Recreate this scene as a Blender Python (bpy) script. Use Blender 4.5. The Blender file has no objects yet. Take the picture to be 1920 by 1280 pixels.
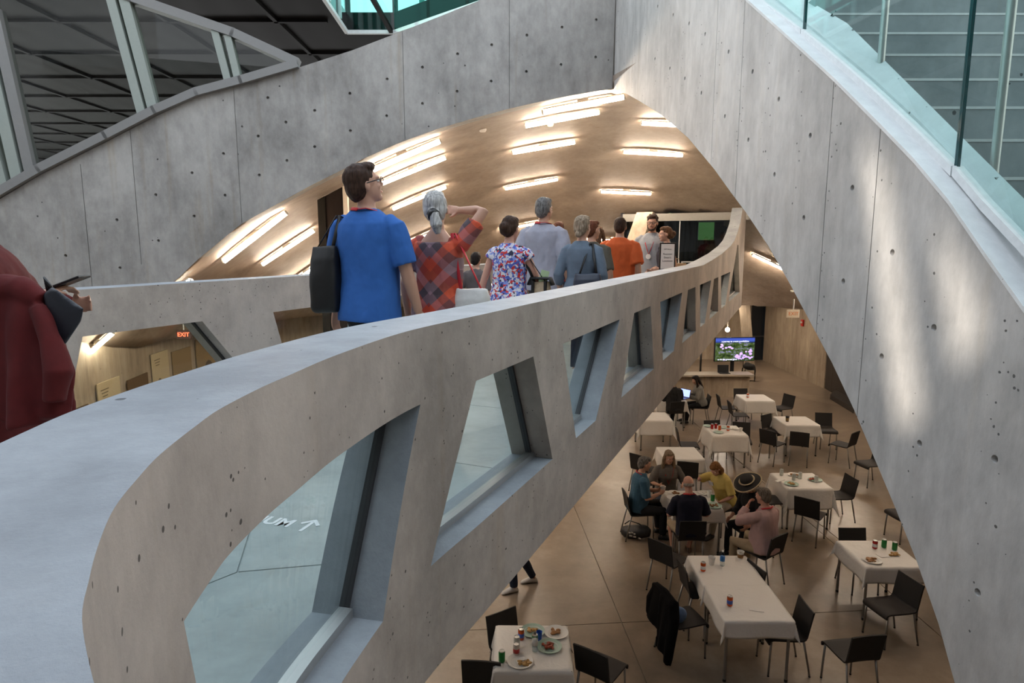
import bpy, bmesh, math, random
import numpy as np
from mathutils import Vector as V, Matrix as M4, Quaternion, noise
from mathutils.bvhtree import BVHTree
random.seed(7)
SC = bpy.context.scene
COL = SC.collection
# ------------------------------------------------------------------ camera
F = 1200.0
PITCH = math.atan(180/F)
CT, ST = math.cos(PITCH), math.sin(PITCH)
CAM = V((0, 0, 4.85))
def ray(px, py):
    u, v = (px-960)/F, -(py-640)/F
    return V((u, CT+v*ST, -ST+v*CT))
def at_z(px, py, z):
    d = ray(px, py); return CAM + d*((z-CAM.z)/d.z)
def at_depth(px, py, d): return CAM + ray(px, py)*d
def at_plane(px, py, p, n):
    d = ray(px, py); return CAM + d*((p-CAM).dot(n)/d.dot(n))
def at_wall(px, py, p, d2):          # vertical plane through p along plan direction d2
    return at_plane(px, py, V((p[0], p[1], 0)), V((d2[1], -d2[0], 0)))
cam = bpy.data.cameras.new('camera'); cam_o = bpy.data.objects.new('camera', cam); COL.objects.link(cam_o)
cam.sensor_width = 36; cam.lens = F/1920*36; cam.clip_start = .02; cam.clip_end = 300
cam_o.location = CAM; cam_o.rotation_euler = (math.pi/2-PITCH, 0, 0)
SC.camera = cam_o

# ------------------------------------------------------------------ mesh helpers
class MB:
    def __init__(s): s.v = []; s.f = []; s.mi = []; s.cur = 0
    def add(s, vs, fs):
        o = len(s.v); s.v += [tuple(p) for p in vs]
        for f in fs: s.f.append([i+o for i in f]); s.mi.append(s.cur)
        return s
    def box(s, c, size, R=None):
        x, y, z = [a/2 for a in size]; c = V(c)
        vs = [V((i*x, j*y, k*z)) for k in (-1, 1) for j in (-1, 1) for i in (-1, 1)]
        if R is not None: vs = [R @ p for p in vs]
        return s.add([p+c for p in vs], [(0,2,3,1),(4,5,7,6),(0,1,5,4),(2,6,7,3),(0,4,6,2),(1,3,7,5)])
    def rings(s, rings, cap=True, closed=False):
        n = len(rings[0]); vs = [p for r in rings for p in r]; fs = []
        m = len(rings)
        for i in range(m if closed else m-1):
            a, b = i*n, ((i+1) % m)*n
            for j in range(n):
                k = (j+1) % n; fs.append((a+j, a+k, b+k, b+j))
        if cap and not closed:
            fs.append(tuple(range(n))[::-1]); fs.append(tuple((m-1)*n+j for j in range(n)))
        return s.add(vs, fs)
    def tube(s, pts, r, n=10, flat=None, cap=True):
        pts = [V(p) for p in pts]
        rs = r if isinstance(r, (list, tuple)) else [r]*len(pts)
        rings = []; prev = None
        for i, p in enumerate(pts):
            t = (pts[min(i+1, len(pts)-1)]-pts[max(i-1, 0)])
            t = t.normalized() if t.length > 1e-9 else V((0, 0, 1))
            if prev is None:
                a = V((0, 0, 1)) if abs(t.z) < .9 else V((0, 1, 0))
                x = t.cross(a).normalized()
            else:
                x = (prev-t*prev.dot(t))
                x = x.normalized() if x.length > 1e-6 else t.orthogonal().normalized()
            prev = x; y = t.cross(x)
            ra = rs[i]; rb = ra
            if isinstance(ra, tuple): ra, rb = ra
            rings.append([p+x*(math.cos(2*math.pi*k/n)*ra)+y*(math.sin(2*math.pi*k/n)*rb) for k in range(n)])
        return s.rings(rings, cap)
    def ell(s, c, r, nu=16, nv=10, R=None):
        c = V(c); rings = []
        for j in range(nv+1):
            a = math.pi*(j/nv); a = min(max(a, .03), math.pi-.03)
            ring = []
            for k in range(nu):
                b = 2*math.pi*k/nu
                p = V((r[0]*math.sin(a)*math.cos(b), r[1]*math.sin(a)*math.sin(b), -r[2]*math.cos(a)))
                ring.append(c+(R @ p if R is not None else p))
            rings.append(ring)
        return s.rings(rings)
    def lathe(s, prof, n=20, c=(0, 0, 0)):
        c = V(c)
        return s.rings([[c+V((max(r, 1e-4)*math.cos(2*math.pi*k/n), max(r, 1e-4)*math.sin(2*math.pi*k/n), z)) for k in range(n)] for r, z in prof])
    def prism(s, poly, off):         # 3D polygon + offset vector
        off = V(off); n = len(poly); a = [V(p) for p in poly]
        return s.add(a+[p+off for p in a], [tuple(range(n))[::-1], tuple(range(n, 2*n))]+[(i, (i+1) % n, n+(i+1) % n, n+i) for i in range(n)])
    def mesh(s, name, smooth=False):
        me = bpy.data.meshes.new(name); me.from_pydata(s.v, [], s.f)
        if any(s.mi): me.polygons.foreach_set('material_index', s.mi)
        bm = bmesh.new(); bm.from_mesh(me); bmesh.ops.recalc_face_normals(bm, faces=bm.faces); bm.to_mesh(me); bm.free()
        if smooth: me.polygons.foreach_set('use_smooth', [True]*len(me.polygons))
        return me
    def build(s, name, mat, parent=None, smooth=False, bevel=0, sharp=None):
        me = s.mesh(name, smooth)
        return mk(name, me, mat, parent, bevel, sharp)
def mk(name, me, mat, parent=None, bevel=0, sharp=None):
    o = bpy.data.objects.new(name, me); COL.objects.link(o)
    for m in (mat if isinstance(mat, (list, tuple)) else [mat]): me.materials.append(m)
    if parent: o.parent = parent
    if bevel:
        b = o.modifiers.new('b', 'BEVEL'); b.width = bevel; b.segments = 2; b.limit_method = 'ANGLE'
    if sharp: me.set_sharp_from_angle(angle=math.radians(sharp))
    return o
def thing(name, label, cat, loc=(0, 0, 0), rz=0, group=None):
    o = bpy.data.objects.new(name, None); COL.objects.link(o); o.empty_display_size = .1
    o.location = loc; o.rotation_euler = (0, 0, rz)
    return tag(o, label, cat, group)
def tag(o, label, cat, group=None):
    o['label'] = label; o['category'] = cat
    if group: o['group'] = group
    return o
def struct(o): o['kind'] = 'structure'; return o
def copy_tree(o, parent=None):
    c = o.copy(); COL.objects.link(c)
    if parent: c.parent = parent
    for ch in o.children: copy_tree(ch, c)
    return c
def evaluated(o, kill=True):
    bpy.context.view_layer.update()
    dg = bpy.context.evaluated_depsgraph_get()
    me = bpy.data.meshes.new_from_object(o.evaluated_get(dg))
    if kill:
        old = o.data; bpy.data.objects.remove(o); bpy.data.meshes.remove(old)
    return me
def boolean_cut(mb, cutter, name):
    a = bpy.data.objects.new('tmp_a', mb.mesh('a')); COL.objects.link(a)
    b = bpy.data.objects.new('tmp_b', cutter.mesh('b')); COL.objects.link(b)
    m = a.modifiers.new('x', 'BOOLEAN'); m.operation = 'DIFFERENCE'; m.object = b; m.solver = 'EXACT'; m.use_self = True
    me = evaluated(a); old = b.data; bpy.data.objects.remove(b); bpy.data.meshes.remove(old)
    me.name = name
    return me
def remesh(mb, voxel, smooth=4, name='blob'):
    o = bpy.data.objects.new('tmp_r', mb.mesh('r')); COL.objects.link(o)
    m = o.modifiers.new('r', 'REMESH'); m.mode = 'VOXEL'; m.voxel_size = voxel; m.use_smooth_shade = True
    if smooth:
        s = o.modifiers.new('s', 'SMOOTH'); s.factor = .5; s.iterations = smooth
    me = evaluated(o); me.name = name
    return me

def ruffle(me, amp, f):
    n = len(me.vertices); co = np.empty(n*3, 'f'); me.vertices.foreach_get('co', co); co = co.reshape(-1, 3)
    nr = np.empty(n*3, 'f'); me.vertex_normals.foreach_get('vector', nr); nr = nr.reshape(-1, 3)
    d = np.array([noise.noise((c[0]*f[0], c[1]*f[1], c[2]*f[2])) for c in co.tolist()], 'f')
    me.vertices.foreach_set('co', (co+nr*(amp*d)[:, None]).ravel()); me.update()
# ------------------------------------------------------------------ materials
def nt(name):
    m = bpy.data.materials.new(name); m.use_nodes = True
    t = m.node_tree; b = t.nodes['Principled BSDF']; return m, t, b
def N(t, typ, **kw):
    n = t.nodes.new(typ)
    for k, v in kw.items():
        if k in ('operation', 'blend_type', 'data_type', 'noise_dimensions', 'feature', 'wave_type', 'bands_direction', 'distance', 'normalize'): setattr(n, k, v)
        else: n.inputs[k].default_value = v
    return n
def rgb(c): return (c[0], c[1], c[2], 1)
def srgb(h):
    h = h.lstrip('#'); c = [int(h[i:i+2], 16)/255 for i in (0, 2, 4)]
    return tuple(x/12.92 if x <= .04045 else ((x+.055)/1.055)**2.4 for x in c)
def simple(name, c, rough=.6, metal=0, spec=.5, var=.12, scale=30, bump=0, bscale=None, coat=0, sheen=0):
    m, t, b = nt(name); L = t.links.new
    tc = N(t, 'ShaderNodeTexCoord'); no = N(t, 'ShaderNodeTexNoise', Scale=scale, Detail=3)
    L(tc.outputs['Object'], no.inputs['Vector'])
    mx = N(t, 'ShaderNodeMix', data_type='RGBA')
    mx.inputs[6].default_value = rgb([x*(1-var) for x in c]); mx.inputs[7].default_value = rgb([min(1, x*(1+var)) for x in c])
    L(no.outputs['Fac'], mx.inputs[0]); L(mx.outputs[2], b.inputs['Base Color'])
    b.inputs['Roughness'].default_value = rough; b.inputs['Metallic'].default_value = metal
    b.inputs['Specular IOR Level'].default_value = spec; b.inputs['Coat Weight'].default_value = coat
    b.inputs['Sheen Weight'].default_value = sheen
    if bump:
        n2 = N(t, 'ShaderNodeTexNoise', Scale=bscale or scale, Detail=4); L(tc.outputs['Object'], n2.inputs['Vector'])
        bp = N(t, 'ShaderNodeBump', Strength=bump, Distance=.01); L(n2.outputs['Fac'], bp.inputs['Height']); L(bp.outputs['Normal'], b.inputs['Normal'])
    return m
def emit(name, c, s):
    m, t, b = nt(name)
    b.inputs['Base Color'].default_value = rgb(c); b.inputs['Emission Color'].default_value = rgb(c); b.inputs['Emission Strength'].default_value = s
    return m
def ramp(t, stops, interp='LINEAR'):
    r = t.nodes.new('ShaderNodeValToRGB'); r.color_ramp.interpolation = interp
    e = r.color_ramp.elements
    while len(e) < len(stops): e.new(.5)
    for el, (p, c) in zip(e, stops): el.position = p; el.color = rgb(c) if len(c) == 3 else c
    return r
def concrete(name, dark, light, stain=.5, pores=1, rough=.75, bump=.25, stretch=.35, streak=.5, pscale=14):
    m, t, b = nt(name); L = t.links.new
    tc = N(t, 'ShaderNodeTexCoord')
    mp = N(t, 'ShaderNodeMapping'); mp.inputs['Scale'].default_value = (1, 1, stretch); L(tc.outputs['Object'], mp.inputs[0])
    n1 = N(t, 'ShaderNodeTexNoise', Scale=1.3, Detail=6, Roughness=.6, Distortion=.4); L(mp.outputs[0], n1.inputs['Vector'])
    n2 = N(t, 'ShaderNodeTexNoise', Scale=9, Detail=8, Roughness=.7); L(mp.outputs[0], n2.inputs['Vector'])
    mp3 = N(t, 'ShaderNodeMapping'); mp3.inputs['Scale'].default_value = (9, 9, .5); L(tc.outputs['Object'], mp3.inputs[0])
    n3 = N(t, 'ShaderNodeTexNoise', Scale=1.2, Detail=5, Roughness=.65); L(mp3.outputs[0], n3.inputs['Vector'])
    a = N(t, 'ShaderNodeMath', operation='MULTIPLY_ADD'); L(n1.outputs['Fac'], a.inputs[0]); a.inputs[1].default_value = .9; 
    a2 = N(t, 'ShaderNodeMath', operation='MULTIPLY_ADD'); L(n2.outputs['Fac'], a2.inputs[0]); a2.inputs[1].default_value = .5
    a3 = N(t, 'ShaderNodeMath', operation='MULTIPLY'); L(n3.outputs['Fac'], a3.inputs[0]); a3.inputs[1].default_value = streak
    L(a3.outputs[0], a2.inputs[2]); L(a2.outputs[0], a.inputs[2])
    mid = .45+.25+streak*.5
    r = ramp(t, [((mid-.21)/1.9, dark), ((mid+.21)/1.9, light)])
    dv = N(t, 'ShaderNodeMath', operation='DIVIDE'); L(a.outputs[0], dv.inputs[0]); dv.inputs[1].default_value = 1.9
    L(dv.outputs[0], r.inputs[0])
    col = r.outputs[0]
    hsum = n2.outputs['Fac']
    # warm stains
    n4 = N(t, 'ShaderNodeTexNoise', Scale=.9, Detail=4, Roughness=.55); L(mp3.outputs[0], n4.inputs['Vector'])
    r4 = ramp(t, [(.58, (0, 0, 0)), (.72, (1, 1, 1))]); L(n4.outputs['Fac'], r4.inputs[0])
    sm = N(t, 'ShaderNodeMath', operation='MULTIPLY'); L(r4.outputs[0], sm.inputs[0]); sm.inputs[1].default_value = stain
    mx = N(t, 'ShaderNodeMix', data_type='RGBA', blend_type='MULTIPLY'); L(sm.outputs[0], mx.inputs[0]); L(col, mx.inputs[6]); mx.inputs[7].default_value = (.86, .78, .66, 1)
    col = mx.outputs[2]
    bp = N(t, 'ShaderNodeBump', Strength=bump, Distance=.01)
    if pores:
        vo = N(t, 'ShaderNodeTexVoronoi', Scale=pscale, Randomness=1); L(tc.outputs['Object'], vo.inputs['Vector'])
        sx = N(t, 'ShaderNodeSeparateColor'); L(vo.outputs['Color'], sx.inputs[0])
        mr = N(t, 'ShaderNodeMapRange'); L(sx.outputs[0], mr.inputs[0]); mr.inputs[1].default_value = 1-.55*pores; mr.inputs[2].default_value = 1; mr.inputs[3].default_value = 0; mr.inputs[4].default_value = .19
        n5 = N(t, 'ShaderNodeTexNoise', Scale=60, Detail=1); L(tc.outputs['Object'], n5.inputs['Vector'])
        ad = N(t, 'ShaderNodeMath', operation='MULTIPLY_ADD'); L(n5.outputs['Fac'], ad.inputs[0]); ad.inputs[1].default_value = .16; L(vo.outputs['Distance'], ad.inputs[2])
        sb = N(t, 'ShaderNodeMath', operation='SUBTRACT'); L(ad.outputs[0], sb.inputs[0]); sb.inputs[1].default_value = .08
        lt = N(t, 'ShaderNodeMath', operation='LESS_THAN'); L(sb.outputs[0], lt.inputs[0]); L(mr.outputs[0], lt.inputs[1])
        mp_ = N(t, 'ShaderNodeMix', data_type='RGBA'); L(lt.outputs[0], mp_.inputs[0]); L(col, mp_.inputs[6]); mp_.inputs[7].default_value = rgb([x*.3 for x in dark])
        col = mp_.outputs[2]
        hs = N(t, 'ShaderNodeMath', operation='SUBTRACT'); L(n2.outputs['Fac'], hs.inputs[0]); L(lt.outputs[0], hs.inputs[1]); hsum = hs.outputs[0]
    L(col, b.inputs['Base Color']); L(hsum, bp.inputs['Height']); L(bp.outputs['Normal'], b.inputs['Normal'])
    b.inputs['Roughness'].default_value = rough
    return m
def glass(name, tint, refl=1.0, base=.04, rough=.0):
    m = bpy.data.materials.new(name); m.use_nodes = True; t = m.node_tree; L = t.links.new
    t.nodes.remove(t.nodes['Principled BSDF']); out = [n for n in t.nodes if n.type == 'OUTPUT_MATERIAL'][0]
    tr = N(t, 'ShaderNodeBsdfTransparent'); tr.inputs[0].default_value = rgb(tint)
    gl = N(t, 'ShaderNodeBsdfGlossy', Roughness=rough); gl.inputs[0].default_value = (refl, refl, refl, 1)
    fr = N(t, 'ShaderNodeFresnel', IOR=1.45); ge = N(t, 'ShaderNodeNewGeometry')
    mr = N(t, 'ShaderNodeMapRange'); L(ge.outputs['Backfacing'], mr.inputs[0]); mr.inputs[3].default_value = 1.45; mr.inputs[4].default_value = 1/1.45
    L(mr.outputs[0], fr.inputs['IOR'])
    mx = N(t, 'ShaderNodeMixShader'); L(fr.outputs[0], mx.inputs[0]); L(tr.outputs[0], mx.inputs[1]); L(gl.outputs[0], mx.inputs[2])
    L(mx.outputs[0], out.inputs[0])
    return m
MAT = {}
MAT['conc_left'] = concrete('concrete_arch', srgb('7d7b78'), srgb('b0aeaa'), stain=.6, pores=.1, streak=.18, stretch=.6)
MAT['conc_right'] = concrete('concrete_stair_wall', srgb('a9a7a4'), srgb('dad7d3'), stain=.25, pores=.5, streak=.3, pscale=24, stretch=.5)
MAT['conc_para'] = concrete('concrete_parapet', srgb('8f8780'), srgb('bdb3aa'), stain=.4, pores=.75, streak=.10, pscale=40, stretch=.85)
MAT['conc_top'] = concrete('concrete_coping', srgb('7b8086'), srgb('a0a6ac'), stain=.1, pores=.1, streak=0, stretch=1, bump=.5, rough=.6)
MAT['conc_dome'] = concrete('concrete_shell', srgb('87776a'), srgb('ab9a89'), stain=.5, pores=.04, streak=0, stretch=1, bump=.1, rough=.7)
MAT['conc_warm'] = concrete('concrete_lower_wall', srgb('877868'), srgb('b3a490'), stain=.8, pores=.1, streak=.5, rough=.6)
MAT['conc_stair'] = concrete('concrete_step', srgb('7b8284'), srgb('9ca2a4'), stain=.2, pores=.15, streak=0, stretch=1)
MAT['deck'] = concrete('concrete_deck', srgb('98a09f'), srgb('bcc4c2'), stain=.3, pores=0, streak=0, stretch=1, rough=.45, bump=.08)
# ================================================================== setting
def lin(xs, ys, x): return float(np.interp(x, xs, ys))
# --- polished lower floor
def floor_mat():
    m, t, b = nt('polished_concrete_floor'); L = t.links.new
    tc = N(t, 'ShaderNodeTexCoord')
    n1 = N(t, 'ShaderNodeTexNoise', Scale=.45, Detail=5, Roughness=.6, Distortion=.6); L(tc.outputs['Object'], n1.inputs['Vector'])
    n2 = N(t, 'ShaderNodeTexNoise', Scale=3.5, Detail=7, Roughness=.7); L(tc.outputs['Object'], n2.inputs['Vector'])
    ad = N(t, 'ShaderNodeMath', operation='MULTIPLY_ADD'); L(n2.outputs['Fac'], ad.inputs[0]); ad.inputs[1].default_value = .45; L(n1.outputs['Fac'], ad.inputs[2])
    r = ramp(t, [(.5, srgb('6a5d4f')), (.75, srgb('837464')), (.95, srgb('9c8d7c'))]); L(ad.outputs[0], r.inputs[0])
    L(r.outputs[0], b.inputs['Base Color'])
    rr = N(t, 'ShaderNodeMapRange'); L(n2.outputs['Fac'], rr.inputs[0]); rr.inputs[3].default_value = .24; rr.inputs[4].default_value = .36
    L(rr.outputs[0], b.inputs['Roughness']); b.inputs['Specular IOR Level'].default_value = .45
    bp = N(t, 'ShaderNodeBump', Strength=.03, Distance=.01); L(n1.outputs['Fac'], bp.inputs['Height']); L(bp.outputs['Normal'], b.inputs['Normal'])
    return m
MAT['floor'] = floor_mat()
fm = MB(); fm.box((2, 13, -.1), (36, 40, .2))
gc = MB()                                             # sawn control joints
def joint(a, b, w=.012):
    a, b = V((*a, 0)), V((*b, 0)); d = (b-a); R = M4.Rotation(math.atan2(d.y, d.x), 3, 'Z')
    gc.box((a+b)/2, (d.length, w, .03), R)
def fl(px, py): p = at_z(px, py, 0); return (p.x, p.y)
def ext(a, b, e=12):
    a, b = V(a), V(b); d = (b-a).normalized(); return tuple(a-d*e), tuple(b+d*e)
joint(*ext(fl(1107, 1024), fl(1209, 1272), 9))
joint(*ext(fl(1545, 1003), fl(1680, 1120), 7))
joint(*ext(fl(1383, 862), fl(1470, 930), 2.5))
joint(*ext(fl(1340, 714), fl(1590, 765), 3))
joint(*ext(fl(1180, 1166), fl(1300, 1160), 3))
floor = struct(mk('floor', boolean_cut(fm, gc, 'floor'), MAT['floor']))

# --- bridge geometry
VPX = 1485
BD = V(((VPX-960)/F/(CT+.15*ST), 1, 0)).normalized()       # plan direction of the bridge
BN = V((-BD.y, BD.x, 0))                                    # towards its left side
BO = at_z(1000, 568, 4.6); BO.z = 0
ZT, ZB, ZD = 4.6, 3.42, 3.5
def bpt(s, n, z): return BO + BD*s + BN*n + V((0, 0, z))
def s_of(px, n=0.0, py=None):                               # station on the plane at offset n seen at image column px
    p = at_wall(px, 460, BO+BN*n, BD); return (p-BO).dot(BD)
TH, WID = .22, 2.70
S_END = s_of(1396)
# outer plan path: a bend round the near end, then straight
near = [(156, 1186), (168, 1082), (188, 1011), (215, 951), (255, 900), (302, 850), (370, 796), (413, 766), (484, 729), (538, 705), (640, 662)]
pts = [at_z(x, y, ZT).to_2d() for x, y in near]
pre = [V((.95, -.75)), V((.55, -.42)), V((.22, -.1)), V((-.02, .1)), V((-.175, .26))]
path = pre + pts + [bpt(s, 0, 0).to_2d() for s in (-1.0, -.5, 0, .5)]
def catmull(P, k=16):
    out = []
    for i in range(len(P)-1):
        p0, p1, p2, p3 = P[max(i-1, 0)], P[i], P[i+1], P[min(i+2, len(P)-1)]
        for j in range(k):
            t = j/k
            out.append(.5*((2*p1)+(p2-p0)*t+(2*p0-5*p1+4*p2-p3)*t*t+(3*p1-p0-3*p2+p3)*t**3))
    return out+[P[-1]]
cur = catmull(path)
cum = [0]
for a, b in zip(cur, cur[1:]): cum.append(cum[-1]+(b-a).length)
T0 = cum[-1]-.5                                             # arc length where s = 0
def pth(t):                                                 # arc length -> point, left normal
    if t >= cum[-1]-.02: 
        p = bpt(t-T0, 0, 0); return p.to_2d(), BN.to_2d()
    i = max(0, min(len(cum)-2, int(np.searchsorted(cum, t))-1))
    f = (t-cum[i])/max(1e-9, cum[i+1]-cum[i]); p = cur[i].lerp(cur[i+1], f)
    d0 = (cur[min(i+1, len(cur)-1)]-cur[max(i-1, 0)]).normalized(); d1 = (cur[min(i+2, len(cur)-1)]-cur[i]).normalized()
    d = d0.lerp(d1, f).normalized(); return p, V((-d.y, d.x))
def t_of_px(px, py, z):                                     # nearest path station to the image point on plane z
    q = at_z(px, py, z).to_2d()
    return min((((pth(t)[0]-q).length, t) for t in np.arange(0, cum[-1], .01)))[1]
# openings: (t bottom-left, t top-left, t top-right, t bottom-right)
T = lambda px: T0+s_of(px)
def TQ(px, py):
    p = at_wall(px, py, BO, BD); return T0+(p-BO).dot(BD), p.z
QUADS = [None, ((810, 1058), (893, 712), (1000, 668), (1036, 860)), ((1080, 820), (1055, 640), (1162, 600), (1117, 787)), ((1165, 741), (1189, 588), (1220, 575), (1226, 693)),
         ((1243, 676), (1238, 566), (1279, 550), (1263, 661)), ((1279, 645), (1290, 544), (1304, 538), (1304.5, 622)), ((1313, 613), (1312.5, 534), (1333.5, 524), (1321.5, 606)),
         ((1330, 597), (1339, 521), (1347, 517), (1346.5, 584)), ((1352.5, 577), (1352, 516), (1369.5, 507), (1360, 572))]
Z0S = [TQ(*q[i])[1] for q in QUADS[1:] for i in (0, 3)]; Z1S = [TQ(*q[i])[1] for q in QUADS[1:] for i in (1, 2)]
print('sill', [round(z, 3) for z in Z0S]); print('head', [round(z, 3) for z in Z1S])
OZ0, OZ1 = float(np.median(Z0S)), float(np.median(Z1S))
t_tl = t_of_px(315, 1165, OZ1)
OPEN = [(t_tl+.13, t_tl, TQ(790, 757)[0], TQ(700, 1185)[0])]+[tuple(TQ(*c)[0] for c in q) for q in QUADS[1:]]
OPENZ = [(OZ0, OZ1)]*9
OPEN.append((TQ(1365, 566)[0], TQ(1383, 458)[0], TQ(1384.5, 458)[0], TQ(1387, 544)[0])); OPENZ.append((OZ0, 4.86))
topP = [(T(1320), ZT), (T(1337), 4.645), (T(1355), 4.72), (T(1370), 4.84), (T(1377), 4.95), (T(1382), 5.12), (T(1386), 5.32), (T(1389), 5.66), (T0+S_END, 5.72)]
def ztop(t): return lin([p[0] for p in topP], [p[1] for p in topP], t)
def parapet(pt, t0, t1, openings, zs, ztopf, th, zb, step=.08, fine=0):
    """slab along a plan path with through openings; returns MB"""
    br = set(np.arange(t0, t1, step))|set(np.arange(t0, min(t1, t0+fine), .015))|{t1}
    for o in openings: br |= set(o)
    br = sorted(b for b in br if t0 <= b <= t1)
    out = [br[0]]
    for b in br[1:]:
        if b-out[-1] > 1e-4: out.append(b)
    br = out; mb = MB()
    def hole(o, z, t):
        bl, tl, tr, brr = o; z0, z1 = z
        lo, hi = z0, z1
        if t < min(bl, tl)-1e-6 or t > max(tr, brr)+1e-6: return None
        def zline(a, b): return z0+(z1-z0)*(t-a)/(b-a) if abs(b-a) > 1e-6 else None
        if min(bl, tl) <= t <= max(bl, tl):
            zz = zline(bl, tl)
            if zz is not None:
                if bl < tl: hi = min(hi, zz)
                else: lo = max(lo, zz)
        if min(brr, tr) <= t <= max(brr, tr):
            zz = zline(brr, tr)
            if zz is not None:
                if brr > tr: hi = min(hi, zz)
                else: lo = max(lo, zz)
        if hi < lo: hi = lo
        return (lo, hi)
    def P(t, n, z):
        p, nn = pt(t); q = p+nn*n; return V((q.x, q.y, z))
    def quadstrip(a, b, za0, za1, zb0, zb1):                # solid between stations a,b from z0 to z1
        A = [P(a, 0, za0), P(a, 0, za1), P(a, th, za1), P(a, th, za0)]
        B = [P(b, 0, zb0), P(b, 0, zb1), P(b, th, zb1), P(b, th, zb0)]
        mb.add(A+B, [(0, 1, 5, 4), (2, 3, 7, 6)]); mb.cur = 1
        mb.add([A[1], A[2], B[2], B[1]], [(0, 1, 2, 3)]); mb.cur = 0
        mb.add([A[0], A[3], B[3], B[0]], [(0, 1, 2, 3)])
    for a, b in zip(br, br[1:]):
        mid = (a+b)/2; hs = None
        for o, z in zip(openings, zs):
            if hole(o, z, mid):
                hs = (o, z); break
        if hs:
            ha = hole(*hs, a+1e-5) or hole(*hs, a); hb = hole(*hs, b-1e-5) or hole(*hs, b)
            quadstrip(a, b, zb, ha[0], zb, hb[0]); quadstrip(a, b, ha[1], ztopf(a), hb[1], ztopf(b))
        else: quadstrip(a, b, zb, ztopf(a), zb, ztopf(b))
    for t in (t0, t1): mb.add([P(t, 0, zb), P(t, 0, ztopf(t)), P(t, th, ztopf(t)), P(t, th, zb)], [(0, 1, 2, 3)])
    return mb
def weld(me, d=1e-4, sharp=35):
    bm = bmesh.new(); bm.from_mesh(me); bmesh.ops.remove_doubles(bm, verts=bm.verts, dist=d)
    bmesh.ops.dissolve_degenerate(bm, dist=1e-5, edges=bm.edges)
    bmesh.ops.recalc_face_normals(bm, faces=bm.faces); bm.to_mesh(me); bm.free()
    me.polygons.foreach_set('use_smooth', [True]*len(me.polygons)); me.set_sharp_from_angle(angle=math.radians(sharp)); return me
T_END = T0+S_END
pm = parapet(pth, 0, T_END, OPEN, OPENZ, ztop, TH, ZB, fine=T0+1.2)
struct(mk('wall_bridge_near', weld(pm.mesh('wall_bridge_near')), [MAT['conc_para'], MAT['conc_top']]))
# left parapet, same height, mirrored truss pattern
LE = V(bpt(0, WID, 0))
def pthL(t): return (LE+BD*t).to_2d(), BN.to_2d()
SL = lambda px: s_of(px, WID)
S0 = -5.2; SLE = S_END+.9
OL, s = [], SL(513)
def LQ(px, py): return (at_wall(px, py, LE, BD)-LE).dot(BD)
s = LQ(513, 600)
OL.append((LQ(112, 700), LQ(155, 632), LQ(380, 613), LQ(470, 735)))
top = True; x = s
while x+1.3 < SLE-1.6:
    if top: OL.append((x+.14, x, x+1.3, x+1.12)); x += 1.35
    else: OL.append((x-.1, x+.1, x+.78, x+.98)); x += 1.12
    top = not top
topL = [(SLE-3.6, ZT), (SLE, ZT+.02)]
pl = parapet(pthL, S0, SLE, OL, [(3.85, 4.33)]*len(OL), lambda t: lin([p[0] for p in topL], [p[1] for p in topL], t), TH, ZB, step=.4)
struct(mk('wall_bridge_far', weld(pl.mesh('wall_bridge_far')), [MAT['conc_para'], MAT['conc_top']]))
# panes: one glass sheet per opening with a thin metal bottom rail
MAT['pane'] = glass('window_glass', (.92, .97, .965), .55)
MAT['alu'] = simple('aluminium', (.55, .55, .54), .35, .9, var=.05)
MAT['dark_gasket'] = simple('dark_gasket', (.03, .03, .033), .5)
nwin = 0
def pane(pt, o, z, off, k=10):
    global nwin; nwin += 1
    bl, tl, tr, brr = o; z0, z1 = z
    g = MB(); lo, hi = [], []
    for i in range(k+1):
        f = i/k
        for lst, a, b, zz in ((lo, bl, brr, z0), (hi, tl, tr, z1)):
            p, n = pt(a+(b-a)*f); q = p+n*off; lst.append((V((q.x, q.y, zz)), n))
    vs = []
    for (p, n), (q, m) in zip(lo, hi):
        n3, m3 = V((n.x, n.y, 0))*.006, V((m.x, m.y, 0))*.006
        vs.append([p-n3, q-m3, q+m3, p+n3])
    g.rings(vs)
    w = struct(g.build('window_%d' % nwin, MAT['pane']))
    f = MB(); f.rings([[p+V((n.x, n.y, 0))*a+V((0, 0, b)) for a, b in ((-.03, 0), (-.03, .028), (.012, .028), (.012, 0))] for p, n in lo])
    f.build('window_rail', MAT['alu'], w)
    e = MB(); (p, n), (q, m) = lo[-1], hi[-1]; d = V((n.y, -n.x, 0)).normalized()
    n3 = V((n.x, n.y, 0))
    e.rings([[c-n3*.014, c+n3*.014, c+n3*.014-d*.014, c-n3*.014-d*.014] for c in (p, q)])
    e.build('window_gasket', MAT['dark_gasket'], w)
for o, z in zip(OPEN, OPENZ): pane(pth, o, z, TH*.55, 24 if o is OPEN[0] else 6)
for o in OL: pane(pthL, o, (3.85, 4.33), TH*.45, 4)
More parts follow.
